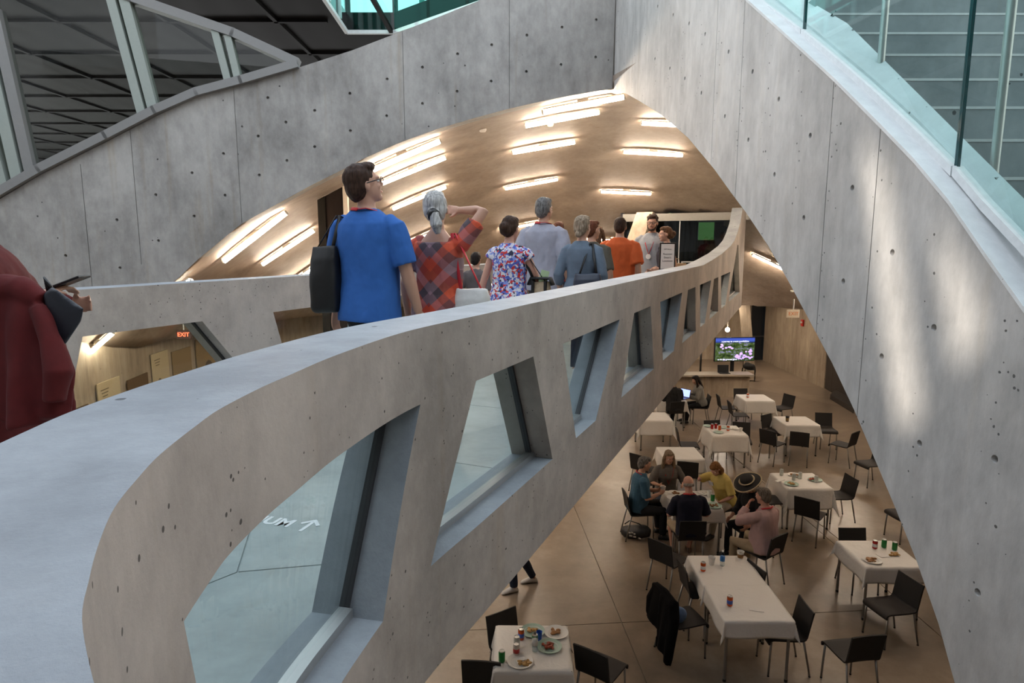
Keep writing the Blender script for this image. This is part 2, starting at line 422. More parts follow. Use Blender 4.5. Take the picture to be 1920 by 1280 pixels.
# deck slab
db = MB()
inner = [pth(t) for t in np.arange(0, cum[-1], .08)]
poly = [p+n*(TH-.004) for p, n in inner]+[bpt(S_END+2.6, TH, 0).to_2d(), bpt(S_END+2.6, WID+.004, 0).to_2d(), (LE+BD*(S0)).to_2d(), V((-6, -3.5)), V((1.2, -3.5))]
db.prism([V((p.x, p.y, ZD)) for p in poly], (0, 0, -.085))
j2 = MB()
def djoint(a, b):
    a, b = at_z(*a, ZD), at_z(*b, ZD); d = b-a; R = M4.Rotation(math.atan2(d.y, d.x), 3, 'Z')
    j2.box((a+b)/2, (d.length, .008, .02), R)
djoint((300, 1130), (445, 1072)); djoint((445, 1072), (640, 1055)); djoint((445, 1072), (480, 960))
for k in range(1, 11): 
    a, b = bpt(k*1.35-.55, TH+.02, ZD), bpt(k*1.35-.55, WID-.02, ZD); d = b-a
    j2.box((a+b)/2, (d.length, .008, .02), M4.Rotation(math.atan2(d.y, d.x), 3, 'Z'))
struct(mk('floor_bridge', boolean_cut(db, j2, 'floor_bridge'), MAT['deck']))
sb = MB()
sb.prism([bpt(-.3, .45, 3.41), bpt(S_END+2.6, .45, 3.41), bpt(S_END+2.6, WID-.25, 3.41), bpt(-4.5, WID-.25, 3.41), V((-5, -3, 3.41)), V((-1.3, -3, 3.41)), V((-1.0, 1.0, 3.41))], (0, 0, -.3))
struct(sb.build('trim_1', MAT['conc_para']))

# --- arch walls
FOLD = V((1.449, 9.5)); LEFTP = V((-3.9, 8.75)); LD = (FOLD-LEFTP).normalized()
RD = V((.0923, -1)).normalized()
def on_left(px, py): return at_wall(px, py, FOLD, LD)
def on_right(px, py): return at_wall(px, py, FOLD, RD)
lowL = [(0, 640), (120, 625), (190, 600), (250, 572), (310, 541), (336, 519), (370, 487), (408, 456), (452, 420), (524, 380), (580, 349), (640, 319), (678, 299), (750, 267), (822, 241), (890, 221), (953, 204), (1010, 191), (1064, 180), (1110, 172), (1148, 166)]
topLft = [(896, 2), (829, 29), (745, 62), (661, 94), (571, 123), (453, 158), (370, 181), (292, 218), (201, 265), (77, 327), (0, 373), (-60, 405)]
lo = [on_left(*p) for p in lowL]; up = [on_left(*p) for p in topLft]
lo = [lo[0]+V((-2.2*LD.x, -2.2*LD.y, -1.1))]+lo
up = [V((FOLD.x, FOLD.y, 9.3))]+up+[up[-1]+V((-2.0*LD.x, -2.0*LD.y, -1.3))]
poly = lo+up
wl = MB(); nl = V((-LD.y, LD.x, 0))*.3
wl.prism(poly, nl)
holesL = [(292, 365), (219, 412), (360, 324), (419, 288), (422, 366), (484, 255), (486, 328), (536, 229), (538, 301), (364, 405), (502, 183), (590, 207), (590, 275),
 (656, 175), (657, 245), (589, 207), (588, 275), (726, 148), (725, 217), (792, 126), (792, 194), (858, 101), (857, 171), (922, 84), (921, 152), (988, 66), (987, 134), (1054, 51), (1052, 121), (1118, 37), (1117, 107), (123, 479), (225, 502), (297, 451)]
cl = MB(); seen = []
yL = V((nl.x, nl.y, 0)).normalized()
def hole_at(mb, p, ax, r, d):
    ax = ax.normalized(); mb.tube([p-ax*.03, p+ax*d], [r*1.25, r*.8], 12)
for h in holesL:
    if any(abs(h[0]-a)+abs(h[1]-b) < 12 for a, b in seen): continue
    seen.append(h); hole_at(cl, on_left(*h), yL, .019, .035)
for x, a, b in ((163, 345, 520), (254, 262, 460), (446, 165, 420), (757, 60, 262), (955, -60, 200)):
    p, q = on_left(x-(x-960)*-.0, a), on_left(x, b); m = (p+q)/2
    cl.box((m.x, m.y, (p.z+q.z)/2), (.009, .024, abs(p.z-q.z)+.5), M4.Rotation(math.atan2(LD.y, LD.x), 3, 'Z'))
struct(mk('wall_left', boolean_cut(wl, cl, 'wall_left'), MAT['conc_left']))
lowR = [(1148, 166), (1175, 176), (1200, 190), (1240, 215), (1290, 258), (1340, 318), (1370, 360), (1400, 400), (1440, 460), (1480, 530), (1520, 605), (1560, 680), (1600, 765), (1640, 860), (1680, 955), (1720, 1055), (1760, 1170), (1790, 1280), (1820, 1420)]
topR = [(2200, 905), (2060, 745), (1920, 580), (1850, 482), (1780, 380), (1715, 302), (1650, 235), (1565, 150), (1480, 72), (1400, 0), (1340, -60)]
lr = [on_right(*p) for p in lowR]; ur = [on_right(*p) for p in topR]
lr.append(V((ur[0].x, ur[0].y, 1.4))); ur.append(V((FOLD.x, FOLD.y, 9.3)))
poly = lr+ur
RN = V((-RD.y, RD.x, 0))                # towards +x
if RN.x < 0: RN = -RN
wr = MB(); wr.prism(poly, RN*.24)
holesR = [(1292, 44), (1322, 64), (1366, 97), (1411, 134), (1460, 186), (1519, 254), (1598, 352), (1673, 473), (1581, 527), (1751, 614), (1653, 668), (1724, 831), (1865, 860), (1284, 147), (1315, 174), (1359, 218), (1403, 262), (1452, 327), (1507, 408), (1833, 1110), (1262, 28), (1233, 12), (1256, 128), (1228, 110)]
cr = MB()
for h in holesR: hole_at(cr, on_right(*h), RN, .017, .035)
for x, y, a, b in ((1388, 180, -40, 380), (1555, 275, 60, 640), (1641, 365, 150, 1000), (1340, 150, -60, 330), (1186, 100, -60, 185)):
    p = on_right(x, y); p0, p1 = on_right(x, a), on_right(x, b)
    cr.box((p.x, p.y, (p0.z+p1.z)/2), (.024, .007, abs(p0.z-p1.z)), M4.Rotation(math.atan2(RN.y, RN.x), 3, 'Z'))
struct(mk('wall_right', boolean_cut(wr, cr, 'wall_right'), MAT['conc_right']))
# pale coping strip along the stair wall
cp = MB()
for i in range(len(ur)-2):
    a, b = ur[i], ur[i+1]
    for_ = None
def rail_strip(p_list, n0, n1, h0, h1):
    mb = MB(); rings = []
    for p in p_list: rings.append([p+RN*n0+V((0, 0, h0)), p+RN*n1+V((0, 0, h0)), p+RN*n1+V((0, 0, h1)), p+RN*n0+V((0, 0, h1))])
    return mb.rings(rings)
MAT['conc_cope'] = concrete('concrete_light_coping', srgb('d4d6d6'), srgb('f2f4f4'), stain=.15, pores=.25, streak=0, stretch=1, rough=.6, bump=.35)
struct(rail_strip(ur[:-1], -.004, .236, -.01, .012).build('trim_2', MAT['conc_cope']))

# --- dome shell
XC, YC, A_, B_ = 2.3, 10.5, .047, .03
def wall_y(x): return FOLD.y+(x-FOLD.x)*LD.y/LD.x
def dome0(x, y): return 7.1-A_*(x-XC)**2-B_*(y-YC)**2
ex = [p.x for p in lo[1:]]; ez = [p.z-dome0(p.x, p.y) for p in lo[1:]]
def stair_soffit(y): return 4.75+.754*(y-3.0)
def dome(x, y):
    z = dome0(x, y)
    if x <= 2.0:
        yw = wall_y(x); d = max(0, y-yw)
        z += lin(ex, ez, x)*math.exp(-(d/2.2)**2)
    elif y < 6.15: z = min(z, stair_soffit(y)-.35, 6.32)
    return z
ZR = 2.95
dm = MB(); nx, ny = 96, 84
xs = np.linspace(-7.05, 12.2, nx); X0R = 1.75
rows = []
grid = {}
for i, x in enumerate(xs):
    if x < FOLD.x+.02: y0 = wall_y(x)+.02
    else:
        y0 = max(-1.0, FOLD.y-(x-FOLD.x-.03)/.0923) if x < FOLD.x+1.0 else -1.0
    for j in range(ny):
        y = y0+(22.4-y0)*(j/(ny-1))**1.15
        grid[i, j] = V((x, y, dome(x, y)))
vs = [grid[i, j] for i in range(nx) for j in range(ny)]; fs = []
for i in range(nx-1):
    for j in range(ny-1):
        q = [i*ny+j, (i+1)*ny+j, (i+1)*ny+j+1, i*ny+j+1]
        fs.append(tuple(q))
me = bpy.data.meshes.new('ceiling_dome'); me.from_pydata([(p.x, p.y, max(p.z, ZR)) for p in vs], [], fs)
bm = bmesh.new(); bm.from_mesh(me)
bmesh.ops.delete(bm, geom=[v for v in bm.verts if not v.link_faces], context='VERTS'); bm.to_mesh(me); bm.free()
me.polygons.foreach_set('use_smooth', [True]*len(me.polygons))
dome_o = struct(mk('ceiling_dome', me, MAT['conc_dome']))
bm = bmesh.new(); bm.from_mesh(me); kill = []
for f in bm.faces:
    c = f.calc_center_median(); q = V((c.x, c.y, 0))-BO; s_, n_ = q.dot(BD), q.dot(BN)
    if S_END+1.2 < s_ < S_END+5.5 and .62 < n_ < WID-.2 and c.z > 3.62: kill.append(f)
bmesh.ops.delete(bm, geom=kill, context='FACES'); bm.to_mesh(me); bm.free()
so = dome_o.modifiers.new('s', 'SOLIDIFY'); so.thickness = .18; so.offset = 1
DBVH = BVHTree.FromPolygons([v.co for v in me.vertices], [tuple(p.vertices) for p in me.polygons])

# --- lower hall walls
lwB = [(-6.75, 7.4), (-6.95, 10.2), (-7.3, 13.6), (-7.3, 17.0), (-5.5, 20.5)]
lw = MB(); lw.prism([V((x, y, 0)) for x, y in lwB]+[V((x-.3, y, 0)) for x, y in reversed(lwB)], (0, 0, 3.3))
struct(lw.build('wall_poster', MAT['conc_warm']))
XR = 10.5
struct(MB().box((XR+.35, 24.2, 1.7), (.3, 5.4, 3.4)).build('wall_side', MAT['conc_warm']))
bk = MB(); bk.box((3.0, 27.3, 1.9), (20, .3, 3.8)); struct(bk.build('wall_back', MAT['conc_warm']))
rf = MB(); rf.box((2.5, 24.9, 3.08), (19.5, 5.2, .25)); struct(rf.build('ceiling_back', MAT['conc_warm']))
lw2 = MB(); lw2.box((-6.0, 23.9, 1.65), (.3, 6.6, 3.3)); struct(lw2.build('wall_back_side', MAT['conc_warm']))
# rim beam closing shell to side walls at right
rb = MB(); rb.box((12.1, 8, 1.65), (.3, 27, 3.5)); struct(rb.build('wall_east', MAT['conc_warm']))
nb = MB(); nb.box((0, .4, 1.65), (30, .2, 3.3)); 
struct(nb.build('wall_south', MAT['conc_warm']))
wx = MB(); wx.box((-7.0, 4.0, 1.65), (.3, 7.2, 3.3)); struct(wx.build('wall_west', MAT['conc_warm']))
# dark folding boards on the right, following the floor edge
MAT['darkwood'] = simple('dark_board', (.035, .028, .024), .5, var=.2, scale=6)
dk = MB()
a, b = at_z(1534, 721, 0), at_z(1603, 772, 0)
bd = [a, at_z(1557, 735, 0), at_z(1588, 752, 0), at_z(1640, 800, 0), at_z(1750, 900, 0)]
bt = thing('board_screen', 'row of dark tall boards closing the right side of the hall floor', 'partition', bd[0])
for p, q in zip(bd, bd[1:]):
    p, q = p-bd[0], q-bd[0]
    d = q-p; m = (p+q)/2; R = M4.Rotation(math.atan2(d.y, d.x), 3, 'Z'); dk = MB()
    dk.box((m.x+.05, m.y, 1.45), (d.length-.01, .06, 2.9), R); dk.build('board', MAT['darkwood'], bt, bevel=.004)
# low dark plinth in front of the boards
pl_ = MB(); pl_.prism([at_z(1556, 748, 0), at_z(1600, 775, 0), at_z(1604, 762, 0), at_z(1566, 738, 0)], (0, 0, .16))
o = pl_.build('low_plinth', MAT['darkwood'], bevel=.005); tag(o, 'low dark plinth on the floor at the foot of the dark boards', 'plinth')
# dark glazed doors in the back wall
MAT['night'] = simple('dark_glazing', (.012, .016, .022), .12, var=.1)
dd = MB(); p0, p1 = at_wall(1404, 678, (0, 27.1), (1, 0)), at_wall(1440, 678, (0, 27.1), (1, 0))
dd.box(((p0.x+p1.x)/2, 27.08, 1.4), (p1.x-p0.x, .1, 2.8))
d2 = struct(dd.build('door_2', MAT['night']))
MB().box(((p0.x+p1.x)/2, 27.02, 1.02), (p1.x-p0.x, .05, .06)).build('door_rail', MAT['dark_gasket'], d2)
# raking concrete post at the end of the bridge
rp = MB(); pa, pb = at_depth(1396, 576, 23.5), at_depth(1404, 676, 23.5)
rp.tube([(pa.x-.05, pa.y, 3.0), (pa.x, pa.y, pa.z), (pb.x+.1, pb.y, 0)], [.2, .2, .2], 4)
struct(rp.build('wall_strut', MAT['conc_warm']))

# --- glazed doors at the far end of the bridge
MAT['curtain'] = simple('dark_curtain', (.022, .02, .026), .8, var=.3, scale=8)
s1 = S_END+.75
fr = MB(); W0, W1 = .25, WID+.1
dr = thing('door_frame', 'x', 'door', (0, 0, 0)); del dr['label']; del dr['category']; dr.name = 'door_1'; struct(dr)
hz = 5.62
def bbox(s, n0, n1, z0, z1, th): 
    c = (bpt(s, n0, z0)+bpt(s, n1, z1))/2; R = M4.Rotation(math.atan2(BN.y, BN.x), 3, 'Z')
    return c, (abs(n1-n0), th, abs(z1-z0)), R
struct(dr)
MB().box(*bbox(s1, W0-.3, W1+.3, 5.47, 5.66, .12)).build('door_head', simple('pale_head', (.26, .25, .23), .5), dr)
MB().box(*bbox(s1, 1.62, 1.64, ZD, 5.5, .03)).build('door_seam', MAT['alu'], dr)
MB().box(*bbox(s1, W0-.2, W1+.2, ZD, 5.5, .02)).build('door_glass', glass('door_glass', (.55, .6, .6), .8), dr)
rl = MB(); rl.box(*bbox(s1-.06, .75, 1.55, 4.42, 4.45, .03)); rl.box(*bbox(s1-.06, 1.9, 2.3, 4.42, 4.45, .03))
rl.box(*bbox(s1-.06, 1.52, 1.55, 3.9, 4.45, .03)); rl.box(*bbox(s1-.06, 1.9, 1.93, 3.9, 4.45, .03)); rl.build('door_pull', MAT['alu'], dr)
# vestibule behind the doors: dark drapes with a slot of green lawn
ve = MB(); ve.box(*bbox(s1+1.7, .8, 1.5, ZD, 5.0, .1)); ve.box(*bbox(s1+1.6, .32, .95, ZD, 5.7, .1)); ve.box(*bbox(s1+1.6, 1.38, WID+.4, ZD, 5.7, .1))
ve.box(*bbox(s1+1.0, -.2, WID+.5, 5.49, 5.56, 1.9)); ve.box(*bbox(s1+.9, WID+.4, WID+.5, ZD, 5.7, 1.6)); struct(ve.build('wall_vestibule', MAT['curtain']))
cu = MB(); pts_ = []
for k in range(61):
    n = 1.34+(WID-1.34)*k/60; pts_.append(bpt(s1+.9+.05*math.sin(k*1.1), n, 0))
cu.add([p+V((0, 0, ZD)) for p in pts_]+[p+V((0, 0, 5.5)) for p in pts_], [(k, k+1, 62+k, 61+k) for k in range(60)])
o = cu.build('drape', MAT['curtain'], smooth=True); o.modifiers.new('s', 'SOLIDIFY').thickness = .02
tag(o, 'dark drape hanging behind the glazed doors at the end of the bridge', 'curtain')
lawn = MB(); lawn.box(*bbox(s1+12.5, -3, 6, 4.6, 4.7, 9)); 
lawn.box(*bbox(s1+17.5, -3, 6, 4.6, 8.5, .4)); lw_ = lawn.build('ground_outside', simple('lawn', (.05, .14, .03), .9, var=.4, scale=20)); struct(lw_)
# raked pier at the left of the portal
rk = MB(); a = at_depth(1178, 492, 15.6); b = at_depth(1211, 398, 15.9)
rk.rings([[p+BN*i*.2+BD*j*.14 for i, j in ((-1, -1), (1, -1), (1, 1), (-1, 1))] for p in (a, b)])
struct(rk.build('trim_3', MAT['conc_warm']))

# --- tall dark leaf standing under the shell at the left
tl = thing('folding_panel', 'tall dark folding panel rising to the shell behind the man in the blue shirt', 'panel', (-3.05, 10.6, 0))
def slab(px0, px1, y, name, mat, d=.06):
    a, b = at_wall(px0, 400, (0, y), (1, 0)), at_wall(px1, 400, (0, y), (1, 0))
    zt0, zt1 = dome(a.x, y)-.015, dome(b.x, y)-.015
    mb = MB(); o3 = V((-3.05, 10.6, 0)); mb.prism([V((a.x, y, 0))-o3, V((b.x, y, 0))-o3, V((b.x, y, zt1))-o3, V((a.x, y, zt0))-o3], (0, d, 0))
    return mb.build(name, mat, tl)
slab(596, 610, 10.6, 'edge_leaf', simple('dark_leaf_a', (.010, .008, .006), .8, spec=.1)); slab(611, 643, 10.63, 'leaf', simple('dark_leaf', (.014, .009, .007), .8, spec=.1))
slab(644, 652, 10.6, 'jamb', simple('pale_jamb', (.5, .42, .33), .6), .1)

# --- stair behind the stair wall
zc0 = 3.0; st = MB(); XS = 2.27
y0 = zc0*1.011; z0s = CAM.z+127*zc0/(F*1.011); RI, GO = .218, .29
def nose(k): 
    p = at_depth(1900, 333, zc0); return y0_+GO*k, z0_+RI*k
p = at_depth(1900, 333, zc0); y0_, z0_ = p.y, p.z
prof = []
for k in range(-9, 8):
    y, z = nose(k); prof += [(y, z-RI), (y, z)]
yl, zl = nose(7)
prof += [(yl+1.0, zl), (yl+1.0, zl-.2), (yl+.1, zl-.2), (y0_-GO*9-.1, z0_-RI*10-.45)]
st.prism([V((XS, y, z)) for y, z in prof], (4.2, 0, 0))
so_ = struct(st.build('floor_stair', MAT['conc_stair']))
nn = MB()
for k in range(-9, 8):
    y, z = nose(k); nn.box((XS+2.1, y+.012, z-.004), (4.2, .03, .014))
struct(nn.build('trim_4', simple('worn_nosing', (.62, .64, .64), .5)))
MB().box((XS+2.1, yl+.95, zl+1.5), (4.4, .2, 3.0)).build('wall_landing', MAT['conc_cope'])
struct(bpy.data.objects['wall_landing'])
# closing strip between wall coping and treads
cs = MB(); 
for i in range(len(ur)-1): pass
rings = []
for pz in ur[:-1]:
    x0 = min(pz.x+.23, XS-.05); x1 = XS+.015; zz = pz.z+.012; zi = max(zz, z0_+(pz.y-y0_)*RI/GO+.014); zi = min(zi, zl+.06); rings.append([V((x0, pz.y, zz)), V((x1, pz.y, max(zi, zz))), V((x1, pz.y, min(zz, zi)-.45)), V((x0, pz.y, zz-.4))])
cs.rings(rings); struct(cs.build('trim_5', MAT['conc_cope']))
# glass guard panels standing on the coping
MAT['guard'] = glass('guard_glass', (.86, .955, .945), .7)
MAT['edge'] = simple('glass_edge', (.01, .07, .075), .2, var=.05)
def on_guard(px, py): return at_wall(px, py, FOLD+RN.to_2d()*.13, RD)
gx = [(1395, -25), (1508, 60), (1794, 318), (2150, 700)]
gb = []
mid = {0: [(1424, 0)], 1: [(1592, 129), (1650, 180), (1720, 246)], 2: [(1850, 382), (1920, 455)]}
seq = []
for i in range(3):
    pl = [on_guard(*gx[i])]+[on_guard(*q) for q in mid[i]]+[on_guard(*gx[i+1])]
    d = (pl[-1]-pl[0]).normalized(); d.z = 0
    pl[0] = pl[0]+d*.006; pl[-1] = pl[-1]-d*.006
    g = MB(); g.rings([[q-RN*.007, q+RN*.007, q+RN*.007+V((0, 0, 1.25)), q-RN*.007+V((0, 0, 1.25))] for q in pl])
    o = g.build('guard_panel', MAT['guard'])
    tag(o, ('uppermost glass guard panel at the top of the concrete stair wall', 'middle glass guard panel between two dark upright joints on the stair wall', 'lowest glass guard panel on the coping beside the right picture edge')[i], 'glass panel', 'glass panels on the stair wall')
    for q in (pl[0], pl[-1]): MB().box(q+V((0, 0, .625)), (.016, .010, 1.25)).build('polished_edge', MAT['edge'], o)
    sh = MB(); sh.rings([[q-RN*.028+V((0, 0, -.03)), q+RN*.028+V((0, 0, -.03)), q+RN*.028+V((0, 0, .018)), q-RN*.028+V((0, 0, .018))] for q in pl])
    sh.build('base_shoe', simple('white_shoe', (.8, .82, .82), .4), o)
# hand rail posts
MAT['steel'] = simple('brushed_steel', (.62, .64, .63), .32, .85, var=.06)
for i, (px, py, zc, r) in enumerate(((1650, 140, 3.95, .021), (1866, 298, 3.1, .021), (1770, 14, 5.0, .02))):
    p = at_depth(px, py, zc); zb_ = min(nose(math.floor((p.y-y0_)/GO))[1], p.z)
    if i == 2: zb_ = nose(7)[1]
    t_ = thing('rail_post', ('round steel rail post behind the middle glass panel', 'thick round steel rail post behind the lowest glass panel joint', 'slim steel rail post on the top stair landing')[i], 'post', (p.x, p.y, zb_), 0, 'rail posts of the stair')
    MB().tube([(0, 0, -.1), (0, 0, 1.15)], r, 16).build('post', MAT['steel'], t_, True, sharp=40)
    MB().lathe([(r*2, 0), (r*2, .012), (r*1.1, .016)], 16).build('base_flange', MAT['steel'], t_, True, sharp=40)

# --- black panelled ceiling plane of the upper storey and its glazed opening
def black_panel():
    m, t, b = nt('stamped_black_panels'); L = t.links.new
    tc = N(t, 'ShaderNodeTexCoord')
    wv = N(t, 'ShaderNodeTexWave', Scale=.55, Distortion=3.5, Detail=2, wave_type='BANDS', bands_direction='X'); L(tc.outputs['Object'], wv.inputs['Vector'])
    wv2 = N(t, 'ShaderNodeTexVoronoi', Scale=.9, Randomness=.4, feature='DISTANCE_TO_EDGE'); L(tc.outputs['Object'], wv2.inputs['Vector'])
    ad = N(t, 'ShaderNodeMath', operation='MULTIPLY_ADD'); L(wv2.outputs['Distance'], ad.inputs[0]); ad.inputs[1].default_value = .3; L(wv.outputs['Fac'], ad.inputs[2])
    bp = N(t, 'ShaderNodeBump', Strength=.12, Distance=.05); L(ad.outputs[0], bp.inputs['Height']); L(bp.outputs['Normal'], b.inputs['Normal'])
    b.inputs['Base Color'].default_value = (.010, .0085, .008, 1); b.inputs['Roughness'].default_value = .6; b.inputs['Specular IOR Level'].default_value = .08
    return m
MAT['blackpanel'] = black_panel()
ZC = 8.6
c0, c1, c2 = at_z(650, 57, ZC), at_z(740, 57, ZC), at_z(905, 0, ZC)
tl_ = at_z(622, 0, ZC)
cpoly = [V((-30, 8.3, ZC)), V((tl_.x, 8.3, ZC)), c0, c1, c2, V((c2.x+1.2, c2.y-1.1, ZC)), V((3, 12, ZC)), V((3, 32, ZC)), V((-30, 32, ZC))]
struct(MB().prism(cpoly, (0, 0, .3)).build('ceiling_black', MAT['blackpanel']))
cbm = MB()                                             # raised joints between the panels
for k in range(-12, 3): cbm.box((k*1.83-.3 if k*1.83-.3 < tl_.x else k*1.83-.3, 20.4, ZC-.02), (.07, 23 if k*1.83 > tl_.x-.2 else 24, .06))
for k in range(10): cbm.box((-16.5, 9.6+k*1.83+(0 if k else 0), ZC-.02), (26.8, .07, .06))
struct(cbm.build('trim_6', MAT['blackpanel']))
MAT['whitetrim'] = simple('white_trim', (.75, .78, .78), .4)
edge = [V((tl_.x, 8.3, ZC)), c0, c1, c2, V((c2.x+1.2, c2.y-1.1, ZC))]
et = MB()
for a, b in zip(edge, edge[1:]):
    d = b-a; m = (a+b)/2; R = M4.Rotation(math.atan2(d.y, d.x), 3, 'Z')
    et.box((m.x, m.y, ZC-.03), (d.length, .06, .06), R)
struct(et.build('trim_7', MAT['whitetrim']))
ug = thing('glass_guard', 'green tinted glass guard round the opening in the black ceiling', 'glass guard', c0)
gg, rl2 = MB(), MB(); PG = simple('pale_green_frame', (.45, .72, .68), .5)
for a, b in zip(edge, edge[1:]):
    a, b = a-c0, b-c0; d = b-a; m = (a+b)/2; R = M4.Rotation(math.atan2(d.y, d.x), 3, 'Z')
    gg.box((m.x, m.y, .75), (d.length, .02, 1.5), R)
    n = max(1, round(d.length/.75))
    for k in range(n+1):
        q = a+d*k/n; MB().box((q.x, q.y+.12, .6), (.09, .06, 1.2)).build('guard_post', PG, ug)
    off = R @ V((0, .12, 0)); rl2.box((m.x+off.x, m.y+off.y, .13), (d.length+.1, .08, .2), R)
gg.build('glass_pane', glass('guard_green', (.45, .75, .7), .9), ug)
rl2.build('bottom_rail', simple('pale_green_rail', (.5, .76, .72), .5), ug)

# --- raked glazing on top of the left arch wall
MAT['mull'] = simple('grey_green_frame', (.30, .34, .31), .5, var=.05)
MAT['frame'] = simple('grey_frame', (.22, .22, .215), .45, var=.05)
off = nl*.35
def gl(px, py): return on_left(px, py)+off*.4
win = bpy.data.objects.new('window_glazing', None); COL.objects.link(win); win.name = 'window_%d' % (nwin+1); struct(win)
def bar(mb, a, b, w, d):
    ax = (b-a); L_ = ax.length; ax.normalize(); x = V((LD.x, LD.y, 0)); side = nl.normalized()
    u = side.cross(ax).normalized()
    mb.rings([[p+u*i*w/2+side*j*d/2 for i, j in ((-1, -1), (1, -1), (1, 1), (-1, 1))] for p in (a-ax*.02, b+ax*.02)])
for (p, q, w, mt) in (((205, -16), (267, 214), .105, 'mull'), ((230, -16), (289, 209), .12, 'mull'), ((404, 60), (430, 160), .09, 'mull'), ((428, 70), (447, 152), .085, 'mull'),
                      ((-35, 35), (34, 336), .13, 'mull'), ((-10, 20), (58, 322), .12, 'frame'), ((-70, 60), (8, 345), .1, 'mull')):
    mb = MB(); bar(mb, gl(*p), gl(*q), w, .16); mb.build('mullion', MAT[mt], win)
head = [(-60, -102), (247, -4), (437, 62), (556, 117)]
hb = MB()
for a, b in zip(head, head[1:]): bar(hb, gl(*a), gl(*b), .11, .2)
hb.build('head_rail', MAT['frame'], win)
sl = [(-60, 395), (0, 362), (77, 317), (201, 255), (292, 208), (370, 174), (453, 152), (556, 122)]
s_ = MB()
for a, b in zip(sl, sl[1:]): bar(s_, gl(*a), gl(*b), .1, .26)
s_.build('sill_rail', MAT['frame'], win)
gp = MB(); gpoly = [gl(*p) for p in sl]+[gl(*p) for p in reversed(head[:-1])]
gp.prism(gpoly, nl.normalized()*.012); gp.build('glazing', glass('facade_glass', (.8, .82, .80), .4), win)
# neighbouring block seen beyond the glazing
nb_ = MB(); nb_.box((-15, 31, 7), (30, 1, 3.5)); struct(nb_.build('wall_exterior', simple('pale_blue_facade', (.10, .14, .15), .5, var=.5, scale=.6)))
# ================================================================== light fixtures on the shell
TUBE = emit('lamp_tube', (1.0, .835, .655), 58)
MAT['cap'] = simple('lamp_housing', (.6, .55, .48), .4)
FIX = [(470, 435, 'lowest long tube light at the left edge of the shell'), (535, 456, 'tube light sloping down left of the tall dark panel'), (572, 504, 'tube light just above the left parapet beside the dark panel'),
 (751, 283, 'tube light along the arch edge above the man in blue'), (772, 310, 'tube light just above the head of the man in blue'), (783, 363, 'tube light between the heads of the blue man and the grey haired woman'), (784, 440, 'tube light half hidden behind the grey haired woman'),
 (1092, 184, 'topmost tube light at the peak of the arch'), (1052, 212, 'second tube light below the arch peak'), (1018, 267, 'third tube light below the arch peak'), (995, 337, 'tube light above the tall man in the pale shirt'), (978, 417, 'tube light behind the head of the tall man in the pale shirt'),
 (1225, 279, 'level tube light high near the stair wall edge'), (1174, 354, 'level tube light above the man in the orange shirt'), (1140, 444, 'tube light behind the head of the man in the orange shirt'), (1450, 489, 'tube light at the edge of the stair wall above the exit sign'),
 (1268, 224, 'tube light almost hidden by the stair wall near the arch peak'), (281, 556, 'tube light with only its tip showing at the left arch foot'), (180, 637, 'tube light seen through the left parapet window')]
HIDDEN = [(5.5, 12.5), (8.3, 11), (8.6, 14.5), (5.2, 8.6), (8.4, 8.0), (9.4, 17.2), (3.5, 21.0)]  # unseen tube lights added to brighten the lower hall
def dome_hit(px, py):
    h = DBVH.ray_cast(CAM, ray(px, py).normalized()); return h[0]
LAMPS = []
fx = None
for i, (px, py, lab) in enumerate(FIX+[(h[0], h[1], 'added unseen tube light %s' % w_) for h, w_ in zip(HIDDEN, ('behind the arch peak', 'behind the upper stair wall', 'behind the middle of the stair wall', 'under the stair landing', 'under the upper stair flight', 'low at the right rear of the shell', 'low at the rear rim of the shell'))]):
    p = dome_hit(px, py) if i < len(FIX) else V((px, py, dome(px, py)))
    if p is None or p.y < 2:
        p = at_depth(px, py, 14 if px > 300 else 9.6)
    e = .3
    try: sl_ = (dome(p.x+e, p.y)-dome(p.x-e, p.y))/(2*e); sy = (dome(p.x, p.y+e)-dome(p.x, p.y-e))/(2*e)
    except Exception: sl_, sy = 0, 0
    n = V((sl_, sy, -1)).normalized()                      # below the shell
    LAMPS.append((p, sl_))
    t_ = thing('tube_light', lab, 'ceiling light', p+n*.065, 0, 'tube lights on the dome ceiling')
    x = V((1, 0, sl_)).normalized(); y = n.cross(x).normalized()
    t_.rotation_euler = M4((x, y, -n)).transposed().to_euler()
    if i == 18: t_.scale = (.5, 1, 1)
    if fx is None:
        a = MB(); a.box((0, 0, .010), (1.2, .08, .018)); a.box((0, 0, .035), (.16, .04, .04)); pm_ = a.build('housing', MAT['cap'], t_).data
        a = MB(); a.tube([(-.6, 0, -.03), (.6, 0, -.03)], .034, 12); tm = a.build('tube', TUBE, t_, True, sharp=50).data
        cm = [MB().tube([(s*.6, 0, -.03), (s*.622, 0, -.03)], .036, 12).build('end_cap', MAT['cap'], t_).data for s in (-1, 1)]; fx = (pm_, tm, cm[0], cm[1])
    else:
        for nm, me in zip(('housing', 'tube', 'end_cap', 'end_cap'), fx):
            o = bpy.data.objects.new(nm, me); COL.objects.link(o); o.parent = t_
